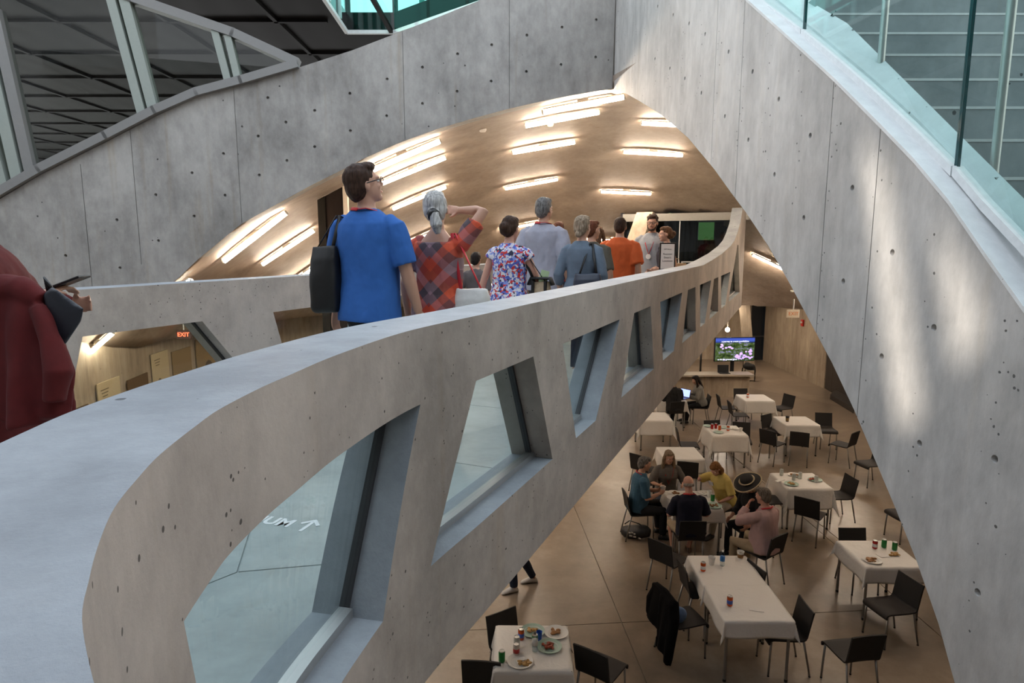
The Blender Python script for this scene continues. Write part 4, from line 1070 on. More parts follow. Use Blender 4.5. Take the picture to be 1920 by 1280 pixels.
# --- bag on the floor by the man in the blue tee shirt
def floor_bag():
    p = at_z(1192, 1008, 0); t = thing('duffel_bag', 'black bag with pale lettering slumped on the floor beside the blue tee shirt man', 'bag', p, -.45)
    mb = MB(); rings = []
    for k in range(9):
        x = -.24+.48*k/8; s = math.sqrt(max(.02, 1-(abs(x)/.27)**3))
        rings.append([V((x, .13*s*math.cos(a)*1.0, .11+.12*s*math.sin(a)*(1 if math.sin(a) > 0 else .9)+.03*math.sin(x*9))) for a in np.linspace(0, 2*math.pi, 14, endpoint=False)])
    mb.rings(rings); MAT['bagblack'] = simple('black_nylon', (.012, .011, .012), .5, bump=.3, bscale=18)
    mk('bag_body', remesh(mb, .012, 4), MAT['bagblack'], t)
    st_ = MB().tube([(-.2, .02, .2), (-.12, .03, .27), (.05, .0, .26), (.18, -.02, .19)], .01, 8); st_.build('bag_strap', MAT['bagblack'], t, True)
    pr = MB()                                       # pale printed bars of the illegible lettering
    for i, (x, z, w) in enumerate(((-.07, .155, .03), (-.03, .165, .035), (.012, .15, .03), (-.05, .105, .05), (.015, .10, .045), (.10, .09, .035))): pr.box((x, -.137-.0, z-.02), (w, .012, .022), M4.Rotation(-.2, 3, 'X'))
    pr.build('print', simple('pale_print', (.45, .43, .4), .7), t)
floor_bag()
# --- screen on its stand, counter, small kit in the far recess
sp = at_z(1373, 733, 0)
tv = thing('screen_stand', 'large lit television on a black floor stand in front of the far counter', 'television', (sp.x, sp.y, 0), .10)
MAT['tvblack'] = simple('tv_black', (.012, .012, .013), .35)
MB().box((0, 0, 1.43), (1.40, .06, .81)).build('screen_housing', MAT['tvblack'], tv, bevel=.008)
MB().box((-.03, .06, .72), (.12, .05, 1.44)).build('upright', MAT['tvblack'], tv); MB().box((.0, .06, .30), (.20, .06, .05)).build('cross_brace', MAT['tvblack'], tv)
fb = MB()
for a in (-.25, .25): fb.box((a, .05, .03), (.06, .7, .06))
fb.box((0, .06, .05), (.56, .08, .04)); fb.build('stand_foot', MAT['tvblack'], tv)
def screen_mat():
    m, t, b = nt('screen_picture'); L = t.links.new
    tc = N(t, 'ShaderNodeTexCoord'); sp_ = N(t, 'ShaderNodeSeparateXYZ'); L(tc.outputs['Generated'], sp_.inputs[0])
    n = N(t, 'ShaderNodeTexNoise', Scale=7, Detail=6, Roughness=.75, Distortion=.5); L(tc.outputs['Generated'], n.inputs['Vector'])
    bush = ramp(t, [(.3, srgb('0c140b')), (.42, srgb('1f3019')), (.54, srgb('566b34')), (.62, srgb('8d86b8')), (.75, srgb('c9b3ea'))]); L(n.outputs['Fac'], bush.inputs[0])
    sky = ramp(t, [(.0, srgb('2a3430')), (.76, srgb('2c3a34')), (.80, srgb('20306c')), (.9, srgb('4a63c8')), (1, srgb('3c50b0'))]); L(sp_.outputs['Z'], sky.inputs[0])
    gt = N(t, 'ShaderNodeMath', operation='GREATER_THAN'); L(sp_.outputs['Z'], gt.inputs[0]); gt.inputs[1].default_value = .80
    mx = N(t, 'ShaderNodeMix', data_type='RGBA'); L(gt.outputs[0], mx.inputs[0]); L(bush.outputs[0], mx.inputs[6]); L(sky.outputs[0], mx.inputs[7])
    b.inputs['Base Color'].default_value = (0, 0, 0, 1); L(mx.outputs[2], b.inputs['Emission Color']); b.inputs['Emission Strength'].default_value = .6
    b.inputs['Roughness'].default_value = .3
    return m
scr = MB().box((0, -.034, 1.43), (1.35, .008, .76)).build('screen_picture', screen_mat(), tv)
pk = MB()
rnd = random.Random(4)
for k in range(26):
    x = rnd.uniform(.05, .6); z = rnd.uniform(1.1, 1.4)
    if z < 1.45-.35*(.6-x)*1.2: pk.ell((x, -.040, z), (rnd.uniform(.025, .06), .002, rnd.uniform(.02, .05)), 8, 5)
for k in range(9): pk.ell((rnd.uniform(-.5, -.1), -.040, rnd.uniform(1.45, 1.6)), (rnd.uniform(.03, .07), .002, .03), 8, 5)
pk.build('screen_blossom', emit('blossom_glow', srgb('b79be6'), .8), tv)
def text_mesh(body, size, name, mat, parent=None, ext=.001, align='CENTER', bold=0):
    cu_ = bpy.data.curves.new('t', 'FONT'); cu_.body = body; cu_.size = size; cu_.extrude = ext; cu_.offset = bold; cu_.align_x = align; cu_.align_y = 'CENTER'
    o = bpy.data.objects.new('t', cu_); COL.objects.link(o); me = evaluated_curve(o)
    return mk(name, me, mat, parent)
def evaluated_curve(o):
    bpy.context.view_layer.update(); me = bpy.data.meshes.new_from_object(o.evaluated_get(bpy.context.evaluated_depsgraph_get()))
    d = o.data; bpy.data.objects.remove(o); bpy.data.curves.remove(d); return me
WG = emit('caption_glow', (.75, .78, 1), 1.0)
o = text_mesh('a journey to create possibilities', .075, 'screen_caption', WG, tv); o.rotation_euler = (math.pi/2, 0, 0); o.location = (.0, -.041, 1.70)
o = text_mesh('to do the greatest good', .07, 'screen_caption', WG, tv); o.rotation_euler = (math.pi/2, 0, 0); o.location = (-.25, -.041, 1.095)
# counter
ca = at_z(1345, 700, .78)
ct_ = thing('counter', 'pale counter top on a plain front in the far recess behind the screen stand', 'counter', (ca.x-.6, ca.y, 0), .02)
MB().box((0, 0, .76), (3.4, .55, .06)).build('counter_top', simple('pale_top', (.42, .37, .30), .4), ct_, bevel=.004)
MB().box((0, .1, .365), (3.3, .25, .73)).build('counter_front', MAT['conc_warm'], ct_)
lp = at_z(1356, 698, .80)
t = thing('laptop', 'black laptop screen standing open on the far counter', 'laptop', (lp.x, lp.y, .791)); MB().box((0, -.1, .008), (.34, .22, .016)).build('keyboard_base', MAT['tvblack'], t, bevel=.002); MB().box((0, .03, .13), (.36, .014, .24), M4.Rotation(-.15, 3, 'X')).build('laptop_lid', MAT['tvblack'], t, bevel=.002)
q = at_z(1312, 728, 0)
t = thing('speaker_stand', 'black loudspeaker box on the floor with a pole rising out of it', 'speaker', (q.x, q.y, 0)); MB().box((0, 0, .20), (.30, .28, .40)).build('speaker_box', MAT['tvblack'], t, bevel=.01); MB().tube([(0, .02, .38), (0, .02, 1.5)], .035, 10).build('pole', MAT['tvblack'], t, True)
q = at_z(1402, 713, 0)
t = thing('side_stool', 'pale stool with thin black legs at the right of the screen', 'stool', (q.x, q.y, 0)); MB().box((0, 0, .22), (.34, .3, .36)).build('stool_panel', simple('pale_panel', (.55, .47, .37), .6), t, bevel=.01)
lg = [MB().tube([(sx*.19, sy*.16, 0), (sx*.17, sy*.14, .44)], .014, 8).build('leg', MAT['tvblack'], t) for sx in (-1, 1) for sy in (-1, 1)]
mb = MB(); mb.ell((0, 0, .52), (.2, .16, .12)); mb.ell((.16, -.02, .36), (.10, .12, .25)); mb.ell((.2, 0, .12), (.06, .1, .1)); mb.ell((-.05, 0, .60), (.1, .1, .08))
o = mk('jacket_heap', remesh(mb, .018, 3), simple('black_jacket', (.01, .009, .009), .8)); o.location = (q.x, q.y, .0); tag(o, 'black jacket heaped over the pale stool', 'jacket')
q = at_z(1391, 727, 0)
t = thing('microphone_stand', 'thin black microphone stand right of the screen', 'stand', (q.x, q.y, 0)); MB().tube([(0, 0, 0), (0, 0, 1.55)], .012, 8).build('pole', MAT['tvblack'], t); MB().lathe([(.14, 0), (.14, .012), (.02, .03)], 16).build('round_base', MAT['tvblack'], t)
q = at_z(1350, 737, 0)
t = thing('projector', 'small pale projector on the floor left of the screen foot', 'projector', (q.x, q.y, 0), .2); MB().box((0, 0, .07), (.36, .26, .11)).build('projector_case', simple('pale_case', (.5, .45, .38), .5), t, bevel=.012); MB().tube([(-.1, -.13, .07), (-.1, -.16, .07)], .045, 14).build('lens', MAT['tvblack'], t); MB().box((0, 0, .008), (.3, .2, .016)).build('feet', MAT['tvblack'], t)
# exit sign and fire alarm
def exit_sign(px, py, zc, label, face, glow, s=1.0, stem=True, ry=0):
    p = at_depth(px, py, zc); t = thing('exit_sign', label, 'exit sign', p, ry)
    MB().box((0, 0, 0), (.34*s, .05, .22*s)).build('sign_box', face, t, bevel=.01)
    o = text_mesh('EXIT', .135*s, 'sign_letters', glow, t, .004); o.rotation_euler = (math.pi/2, 0, 0); o.location = (0, -.028, 0)
    if stem: MB().tube([(0, 0, .1*s), (0, 0, .1*s+stem)], .018, 8).build('stem', MAT['steel'], t)
    return t
def up_to_dome(px, py, zc):
    p = at_depth(px, py, zc); h = DBVH.ray_cast(p+V((0, 0, .02)), V((0, 0, 1))); return (h[0].z-p.z-.1) if h[0] else .2
exit_sign(1487, 588, 17.5, 'pale square exit sign hanging from the shell at the right', simple('cream_sign', (.72, .64, .52), .5), simple('sign_orange', (.75, .25, .08), .5), 1.0, max(.05, min(.3, up_to_dome(1487, 588, 17.5))))
exit_sign(345, 627, 12.6, 'red lit exit sign seen through the left parapet window', simple('dark_sign', (.10, .05, .04), .5), emit('red_glow', (1, .12, .05), 2.2), .85, max(.05, min(.6, up_to_dome(345, 627, 12.6))))
p = at_wall(1506, 605, (XR+.2, 0), (0, 1)); t = thing('fire_alarm', 'red fire alarm pull on the right hand concrete wall', 'fire alarm', p); MB().box((-.03, 0, 0), (.06, .16, .24)).build('alarm_case', simple('alarm_red', (.5, .02, .015), .4), t, bevel=.01); MB().box((-.07, 0, .02), (.02, .1, .06)).build('pull_lever', simple('alarm_white', (.7, .7, .7), .5), t)
# posters on the left wall
PW = [((63, 800), 95, .0, 'plain cream poster board nearest to us on the left wall'), ((117, 755), 0, 0, ''), ]
def poster(u, w, h, zt, label, kind, seed):
    pts_ = [V((x, y)) for x, y in lwB]; acc = 0
    for a, b in zip(pts_, pts_[1:]):
        L_ = (b-a).length
        if acc+L_ >= u: break
        acc += L_
    d = (b-a).normalized(); p = a+d*(u-acc); n = V((d.y, -d.x))
    t = thing('poster', label, 'poster', (p.x+n.x*.03, p.y+n.y*.03, zt), math.atan2(d.y, d.x), 'exhibition panels on the left wall')
    m, tt, bb = nt('poster_sheet'); L = tt.links.new
    col = {'cream': ('b9a888', 'c4b596'), 'tan': ('8a7350', 'a58c66'), 'brown': ('5f4a34', '7a6046')}[kind]
    MB().box((0, 0, -h/2), (w, .02, h)).build('board', simple('poster_'+kind, srgb(col[0]), .6, var=.1), t)
    rnd = random.Random(seed); pic = MB()
    if kind == 'cream':
        for k in range(12): pic.ell((rnd.uniform(-.25, .25)*w, -.0115, -h*.45+rnd.uniform(-.22, .18)*h), (w*rnd.uniform(.04, .16), .0012, h*rnd.uniform(.015, .06)), 9, 5)
        for k in range(3): pic.box((-.2*w, -.0112, -.06*h-.025*k*h), (w*(.35-.06*k), .0015, .008*h))
        pic.build('print', simple('poster_ink', srgb('6d6049'), .7, var=.3), t)
    else:
        pic.ell((.1*w, -.0115, -.35*h), (w*.25, .0012, h*.12), 12, 6); pic.ell((-.15*w, -.0115, -.6*h), (w*.3, .0012, h*.08), 12, 6); pic.build('print', simple('poster_dark', srgb('4a3a28'), .7, var=.3), t)
for i, (u, w, h, zt, kind, lab) in enumerate(((.35, .9, 2.2, 2.35, 'cream', 'plain cream panel lowest in the left parapet window'), (1.5, .75, 2.2, 2.35, 'cream', 'cream panel second from the bottom of the left parapet window'), (2.4, .75, 2.1, 2.3, 'brown', 'brown orange picture panel right of two cream panels'),
        (3.45, .75, 2.2, 2.55, 'cream', 'cream panel with a dark engraving in the middle of the row'), (4.5, .8, 2.2, 2.4, 'brown', 'dark brown panel right of the engraving panel'), (5.5, .75, 2.2, 2.7, 'cream', 'cream panel with grey print toward the exit sign'), (6.5, .8, 2.2, 2.6, 'tan', 'tan panel left of the exit sign'), (7.6, .9, 2.4, 2.7, 'tan', 'tall tan panel beneath the exit sign'), (8.7, .8, 2.2, 2.6, 'brown', 'brown panel right of the exit sign'))):
    poster(u, w, h, zt, lab, kind, i)
# deck lettering
WM = simple('deck_white_paint', (.92, .94, .94), .5)
a, b = at_z(494, 969, ZD), at_z(590, 984, ZD); d = b-a
t = thing('deck_lettering', 'white floor lettering with an arrow on the bridge deck behind the nearest window', 'floor lettering', (a.x, a.y, ZD), math.atan2(d.y, d.x))
sc = d.length
o = text_mesh('IUM', .36*sc, 'letters', WM, t, .0015, 'LEFT', .012*sc); o.location = (.02*sc, -.03, .0015)
ar = MB(); ar.box((.92*sc, -.03, .0015), (.06*sc, .36*sc, .003))
for s in (-1, 1): ar.box((.92*sc+s*.075*sc, .06*sc, .0018+.0003*s), (.06*sc, .24*sc, .003), M4.Rotation(s*.785, 3, 'Z'))
ar.build('arrow', WM, t)
o = text_mesh('Y', .34*sc, 'letters', WM, t, .0015, 'LEFT'); o.location = (-.12*sc, -.56*sc, .0015)
# ================================================================== people
MAT['skin'] = simple('skin_light', (.52, .29, .20), .5, var=.06, scale=12)
MAT['skin2'] = simple('skin_pink', (.56, .30, .22), .5, var=.06, scale=12)
MAT['eyewhite'] = simple('eye_white', (.7, .68, .65), .3, var=.02); MAT['iris'] = simple('iris', (.03, .02, .015), .2); MAT['lip'] = simple('lip', (.36, .12, .10), .5)
MAT['lany'] = simple('lanyard_red', (.50, .02, .025), .6); MAT['glas'] = simple('spectacle_black', (.012, .011, .012), .3)
def fabric(name, c, var=.15, scale=14, rough=.85, bump=.35): return simple(name, c, rough, var=var, scale=scale, bump=bump, bscale=9, sheen=.02, spec=.25)
def hairm(name, c, c2=None):
    m, t, b = nt(name); L = t.links.new
    tc = N(t, 'ShaderNodeTexCoord'); mp = N(t, 'ShaderNodeMapping'); mp.inputs['Scale'].default_value = (60, 60, 9); L(tc.outputs['Object'], mp.inputs[0])
    n = N(t, 'ShaderNodeTexNoise', Scale=1.5, Detail=4); L(mp.outputs[0], n.inputs['Vector'])
    r = ramp(t, [(.3, [x*.5 for x in c]), (.7, c2 or [min(1, x*1.6) for x in c])]); L(n.outputs['Fac'], r.inputs[0]); L(r.outputs[0], b.inputs['Base Color'])
    bp = N(t, 'ShaderNodeBump', Strength=.6, Distance=.006); L(n.outputs['Fac'], bp.inputs['Height']); L(bp.outputs['Normal'], b.inputs['Normal']); b.inputs['Roughness'].default_value = .62; b.inputs['Specular IOR Level'].default_value = .2
    return m
def plaid(name):
    m, t, b = nt(name); L = t.links.new
    tc = N(t, 'ShaderNodeTexCoord'); s = N(t, 'ShaderNodeSeparateXYZ'); L(tc.outputs['Object'], s.inputs[0])
    ab = N(t, 'ShaderNodeMath', operation='ABSOLUTE'); L(s.outputs['X'], ab.inputs[0])
    def band(op, k, off):
        a = N(t, 'ShaderNodeMath', operation=op); L(s.outputs['Z'], a.inputs[0]); L(ab.outputs[0], a.inputs[1])
        q = N(t, 'ShaderNodeMath', operation='MULTIPLY_ADD'); L(a.outputs[0], q.inputs[0]); q.inputs[1].default_value = k; q.inputs[2].default_value = off
        f = N(t, 'ShaderNodeMath', operation='FLOOR'); L(q.outputs[0], f.inputs[0])
        md = N(t, 'ShaderNodeMath', operation='FLOORED_MODULO'); L(f.outputs[0], md.inputs[0]); md.inputs[1].default_value = 4
        dv = N(t, 'ShaderNodeMath', operation='DIVIDE'); L(md.outputs[0], dv.inputs[0]); dv.inputs[1].default_value = 4
        return dv
    A, B = band('ADD', 13, .3), band('SUBTRACT', 13, .7)
    pal = [srgb('c2402c'), srgb('8d6a72'), srgb('4a3c42'), srgb('c8502f')]; pal2 = [srgb('d0502f'), srgb('4a3c42'), srgb('a08088'), srgb('8a3a30')]
    r1 = ramp(t, [(i/4, c) for i, c in enumerate(pal)], 'CONSTANT'); r2 = ramp(t, [(i/4, c) for i, c in enumerate(pal2)], 'CONSTANT')
    L(A.outputs[0], r1.inputs[0]); L(B.outputs[0], r2.inputs[0])
    mx = N(t, 'ShaderNodeMix', data_type='RGBA'); mx.inputs[0].default_value = .5; L(r1.outputs[0], mx.inputs[6]); L(r2.outputs[0], mx.inputs[7])
    L(mx.outputs[2], b.inputs['Base Color']); b.inputs['Roughness'].default_value = .7
    n = N(t, 'ShaderNodeTexNoise', Scale=9, Detail=4); L(tc.outputs['Object'], n.inputs['Vector']); bp = N(t, 'ShaderNodeBump', Strength=.35, Distance=.01); L(n.outputs['Fac'], bp.inputs['Height']); L(bp.outputs['Normal'], b.inputs['Normal'])
    return m
def floral(name):
    m, t, b = nt(name); L = t.links.new
    tc = N(t, 'ShaderNodeTexCoord'); nz = N(t, 'ShaderNodeTexNoise', Scale=30, Detail=2); L(tc.outputs['Object'], nz.inputs['Vector'])
    vm = N(t, 'ShaderNodeMix', data_type='RGBA', blend_type='ADD'); vm.inputs[0].default_value = .05; L(tc.outputs['Object'], vm.inputs[6]); L(nz.outputs['Color'], vm.inputs[7])
    vo = N(t, 'ShaderNodeTexVoronoi', Scale=52); L(vm.outputs[2], vo.inputs['Vector']); sx = N(t, 'ShaderNodeSeparateColor'); L(vo.outputs['Color'], sx.inputs[0])
    r = ramp(t, [(0, srgb('d8d6dd')), (.30, srgb('4a5db0')), (.5, srgb('c5c4d2')), (.58, srgb('c8322c')), (.78, srgb('7f92d6')), (.92, srgb('262a44'))], 'CONSTANT'); L(sx.outputs[0], r.inputs[0])
    L(r.outputs[0], b.inputs['Base Color']); b.inputs['Roughness'].default_value = .75
    return m
def ik(a, c, l1, l2, pole):
    a, c = V(a), V(c); d = c-a; L = min(d.length, (l1+l2)*.999); u = d.normalized(); c = a+u*L
    x = (l1*l1-l2*l2+L*L)/(2*L); h = math.sqrt(max(0, l1*l1-x*x)); p = V(pole); p = (p-u*p.dot(u))
    p = p.normalized() if p.length > 1e-6 else u.orthogonal().normalized()
    return a+u*x+p*h, c
def hand(mb, w, d, n, side, curl, k):
    """palm + 4 fingers + thumb; w wrist, d direction, n palm normal (curl direction), side = towards the thumb"""
    d = d.normalized(); n = (n-d*n.dot(d)).normalized(); t = d.cross(n).normalized()
    if t.dot(side) < 0: t = -t
    rings = []
    for f, hw, ht in ((-.012, .024, .019), (.02, .033, .016), (.055, .040, .014), (.085, .040, .012), (.094, .034, .009)):
        c = w+d*f*k; rings.append([c+t*(hw*k*math.cos(a))+n*(ht*k*math.sin(a)) for a in np.linspace(0, 2*math.pi, 12, endpoint=False)])
    mb.rings(rings)
    for i, (o, L) in enumerate(((.030, .068), (.0102, .076), (-.0098, .071), (-.0295, .055))):
        p = w+d*.082*k+t*o*k; pts = [p-d*.02*k, p]; a = curl*(.5+.08*i); dd = d+t*o*2.2
        for s, fr in enumerate((.45, .30, .25)):
            dd = (dd.normalized()*math.cos(a)+n*math.sin(a)); p = p+dd.normalized()*L*fr*k; pts.append(p); a = curl*(.9+.1*i)
        mb.tube(pts, [.0095*k, .0092*k, .0085*k, .0078*k, .0065*k], 8)
    p = w+d*.022*k+t*.028*k; q = p+(t*.75+d*.75+n*.25).normalized()*.038*k; r = q+(d*.9+t*.25+n*(.2+.4*curl)).normalized()*.032*k
    mb.tube([w+d*.012*k+t*.012*k, p, q, r], [.013*k, .0125*k, .0105*k, .008*k], 8)
class P: pass
def person(label, pos, fwd, H=1.72, fem=False, pose='stand', lean=0, head=(0, 0, 0), top=None, bottom=None, shoes=None, skin='skin', hair=('short', None),
           lw=None, rw=None, lpole=None, rpole=None, lcurl=.35, rcurl=.35, stride=.0, voxel=.009, sleeve=.5, hem=.86, neck=1.0, loose=.0, lany=False, badge=False, specs=False, leglen=1.0,
           lfeet=None, rfeet=None, skirt=False, pn=(0, 0), belly=0, group=None, lhand=None, rhand=None):
    k = H/1.75; r = P(); fw = V((fwd[0], fwd[1], 0)).normalized()
    root = thing('person', label, 'person', pos, math.atan2(fw.y, fw.x)-math.pi/2, group); r.root = root
    sit = pose == 'sit'
    hz = (.545 if sit else .92*k)
    TM = M4.Translation((0, 0, hz)) @ M4.Rotation(-math.radians(lean), 4, 'X') @ M4.Translation((0, 0, -.92*k))
    r.TM = TM
    sw = .172 if fem else .192
    tors = ([(.845, .10, .085, 0), (.90, .168, .115, -.012), (1.0, .165, .112, -.004), (1.10, .128, .095, .004), (1.20, .138, .102, .01), (1.29, .152, .118, .015), (1.37, .150, .10, .002), (1.425, .135, .078, -.01), (1.468, .085, .06, -.014), (1.50, .055, .053, -.01)] if fem else
            [(.845, .10, .09, 0), (.90, .162, .112, -.008), (1.0, .155, .110, .002), (1.10, .150, .108, .006), (1.22, .162, .112, .008), (1.33, .176, .112, .004), (1.40, .172, .096, -.006), (1.445, .135, .075, -.012), (1.48, .085, .064, -.012), (1.505, .060, .058, -.008)])
    def ring(z, a, b, y, n=22, e=2.5, M=TM):
        out = []
        for i in range(n):
            th = 2*math.pi*i/n; cx, cy = math.cos(th), math.sin(th)
            out.append(M @ V((a*k*math.copysign(abs(cx)**(2/e), cx), (y+b*math.copysign(abs(cy)**(2/e), cy))*k, z*k)))
        return out
    def bel(z): return belly*math.exp(-((z-1.06)/.13)**2)
    def torso(mb, inf, z0=.845, z1=9, flare=0, straight=0):
        zs = [t[0] for t in tors]; rows = []
        lo_, hi_ = max(z0, zs[0]), min(z1, zs[-1])
        for z in np.linspace(lo_, hi_, 16):
            a, b, y = (float(np.interp(z, zs, [t[q] for t in tors])) for q in (1, 2, 3))
            if straight and z < 1.26: a, b = max(a, straight), max(b, straight*.66)
            fl = flare*max(0, (1.05-z)/.2); q = inf*min(1.0, max(.35, (1.53-z)/.12))
            rows.append(ring(z, a+q+fl, b+q+fl+bel(z)/2, y+bel(z)/2))
        if z0 < zs[0]:
            a, b, y = tors[1][1:]
            rows = [ring(z, a+inf+flare*(1.05-z)/.2, b+inf+flare*(1.05-z)/.2, y) for z in np.linspace(z0, .88, 4)]+[x for x, z in zip(rows, np.linspace(lo_, hi_, 16)) if z > .9]
        mb.rings(rows)
    # joints
    sh = {s: TM @ V((s*sw*k, -.005*k, 1.405*k)) for s in (-1, 1)}
    l1, l2 = .285*k, .255*k
    wr = {}
    el = {}
    for s, w_, pl in ((-1, lw, lpole), (1, rw, rpole)):
        w_ = V(w_) if w_ is not None else TM @ V((s*(sw+.07)*k, .04*k, .90*k))
        el[s], wr[s] = ik(sh[s], w_, l1, l2, pl if pl is not None else (s*.5, -1, -.3))
    hp = {s: V((s*.09*k, 0, hz-.03*k)) for s in (-1, 1)}; kn, an = {}, {}
    for s, f in ((-1, lfeet), (1, rfeet)):
        if sit:
            a = V(f) if f is not None else V((s*.13, .42, .085)); kn[s], an[s] = ik(hp[s], a, .42*k, .43*k, (s*.25, .6, 1))
        else:
            a = V(f) if f is not None else V((s*.095*k, -s*stride*.5, .085*k)); kn[s], an[s] = ik(hp[s], a, .425*k, .43*k, (s*.05, 1, 0))
    r.sh, r.el, r.wr = sh, el, wr
    HP = TM @ V((0, -.01*k, 1.515*k))
    HM = M4.Translation(HP) @ M4.Rotation(-math.radians(lean*.75), 4, 'X') @ M4.Rotation(math.radians(head[0]), 4, 'Z') @ M4.Rotation(math.radians(head[1]), 4, 'X') @ M4.Rotation(math.radians(head[2]), 4, 'Y') @ M4.Translation((0, .022*k, .125*k))
    if not sit or lean: pass
    r.HM = HM
    hR = HM.to_3x3()
    def h(p): return HM @ (V(p)*k)
    b = MB(); torso(b, -.004)
    b.tube([TM @ V((0, -.014*k, 1.46*k)), TM @ V((0, -.006*k, 1.53*k)), h((0, -.01, -.05))], [.062*k, .054*k, .052*k] if not fem else [.055*k, .047*k, .045*k], 14)
    b.ell(h((0, -.014, .03)), (.076*k, .097*k, .090*k), 18, 12, hR); b.ell(h((0, .022, -.03)), (.061*k, .074*k, .082*k), 16, 10, hR); b.ell(h((0, .062, -.088)), (.030*k, .030*k, .024*k), 12, 8, hR)
    b.tube([h((0, .086, .018)), h((0, .104, -.012)), h((0, .106, -.026))], [.009*k, .013*k, .014*k], 8); b.ell(h((0, .078, .030)), (.052*k, .020*k, .013*k), 12, 6, hR)
    for s in (-1, 1): b.ell(h((s*.077, -.008, -.008)), (.010*k, .019*k, .031*k), 10, 8, hR); b.ell(h((s*.036, .070, -.022)), (.02*k, .018*k, .018*k), 8, 6, hR)
    for s, cu_, hd in ((-1, lcurl, lhand), (1, rcurl, rhand)):
        af = .9 if fem else 1.0
        d = (wr[s]-el[s]).normalized(); m1 = el[s].lerp(wr[s], .3)
        b.tube([sh[s]+V((-s*.03, 0, 0)), sh[s], sh[s].lerp(el[s], .45), el[s], m1, wr[s]], [x*k*af for x in (.044, .048, .046, .040, .041, .027)], 14)
        n_ = V((-s, 0, 0)) if abs(d.x) < .8 else V((0, 0, -1)); sd = V((0, 1, 0)) if abs(d.y) < .8 else V((-s, 0, .3))
        if hd: n_, sd = V(hd[0]), V(hd[1])
        hand(b, wr[s], d, n_, sd, cu_, k*(.92 if fem else 1.0))
        b.tube([hp[s]+V((0, 0, .03)), hp[s], hp[s].lerp(kn[s], .5), kn[s], kn[s].lerp(an[s], .35), an[s]], [x*k for x in (.07, .082, .07, .052, .052, .036)], 14)
        ft_d = V((s*.18, 1, 0)).normalized() if sit else V((s*.12, 1, 0)).normalized()
        b.tube([an[s]+V((0, 0, 0)), an[s]-ft_d*.02+V((0, 0, -.045)), an[s]+ft_d*.10*k+V((0, 0, -.055))], [.036*k, .034*k, .026*k], 10)
    mk('body', remesh(b, voxel, 3), MAT[skin], root)
    def cloth_obj(mb, name, mat, vox=None, amp=.005, fr=7, sm=3):
        me = remesh(mb, vox or max(voxel, .009), sm)
        ruffle(me, amp*1.25, (fr*.9, fr*.9, fr*.55)); ruffle(me, amp*.6, (19, 19, 10)); ruffle(me, amp*.22, (45, 45, 30))
        return mk(name, me, mat, root)
    r.parts = {}
    if top:
        t = MB(); inf = .014+loose; torso(t, inf, hem, 1.50-.09*(1-neck), .0+loose*.7, (.160 if not fem else .140) if loose >= .012 else 0)
        if sleeve > 0:
            for s in (-1, 1):
                pts_, rr = [sh[s]+V((-s*.07, 0, .006)), sh[s]+V((-s*.03, 0, .004)), sh[s]+V((s*.004, 0, -.006))], [.050*k, (.060+loose*.3)*k, (.0615+loose*.4)*k]
                f = min(1, sleeve*2); pts_.append(sh[s].lerp(el[s], f*.5)); pts_.append(sh[s].lerp(el[s], f)); rr += [(.061+loose)*k, (.060+loose)*k]
                if sleeve > .5:
                    g = sleeve*2-1; pts_ += [el[s].lerp(wr[s], g*.5), el[s].lerp(wr[s], g)]; rr = rr[:4]+[(.055+loose)*k, (.051+loose)*k, (.043+loose*.6)*k]
                t.tube(pts_, rr if not fem else [x*.94 for x in rr], 14)
        r.parts['top'] = cloth_obj(t, 'shirt', top, None, .008)
    if bottom:
        t = MB(); zs_ = .915*k
        rows = [ring(z, a+.012, b_+.012, y) for z, a, b_, y in ((.83, .11, .09, 0), (.88, .165, .118, -.01), (.96, .168, .118, -.006), (1.02, .160, .114, 0))]
        t.rings(rows)
        if skirt:
            t.rings([ring(z, a, b_, 0) for z, a, b_ in ((.48, .21, .19), (.7, .2, .165), (.9, .175, .125))])
        else:
            for s in (-1, 1):
                e_ = kn[s].lerp(an[s], max(0, leglen*2-1)-.02)
                pts_ = [hp[s]+V((0, 0, .03)), hp[s], hp[s].lerp(kn[s], .5), kn[s]]; rr = [.085, .098, .086, .070]
                if leglen > .5: pts_ += [kn[s].lerp(e_, .5), e_]; rr += [.066, .055]
                t.tube(pts_, [x*k for x in rr], 14)
        cloth_obj(t, 'skirt' if skirt else 'trousers', bottom, None, .006)
    for s in (-1, 1):
        ft_d = V((s*.18, 1, 0)).normalized() if sit else V((s*.12, 1, 0)).normalized(); side = V((ft_d.y, -ft_d.x, 0)); z0 = an[s].z-.085*k
        rows = []
        for f, hw, hh in ((-.065, .022, .045), (-.05, .033, .075), (0, .040, .10), (.05, .043, .088), (.11, .046, .062), (.16, .040, .042), (.185, .02, .02)):
            c = an[s]+ft_d*f*k; rows.append([V((c.x, c.y, z0))+side*(hw*k*math.cos(a))+V((0, 0, hh*k*(.5+.5*math.sin(a)))) for a in np.linspace(0, 2*math.pi, 14, endpoint=False)])
        o = MB().rings(rows).build('shoe', shoes or MAT['glas'], root, True, sharp=60)
    if hair[0]: hair_part(hair[0], hair[1], h, hR, k, root, voxel, TM)
    for s in (-1, 1):
        e = MB(); e.ell(h((s*.030, .0765, .008)), (.0118*k, .011*k, .0062*k), 10, 7, hR); e.build('eye', MAT['eyewhite'], root, True)
        e = MB(); e.ell(h((s*.030, .0868, .008)), (.0052*k, .0025*k, .0052*k), 8, 6, hR); e.build('iris', MAT['iris'], root, True)
    e = MB(); e.tube([h((-.024, .080, -.056)), h((0, .094, -.058)), h((.024, .080, -.056))], [.004*k, .0065*k, .004*k], 8); e.build('mouth', MAT['lip'], root, True)
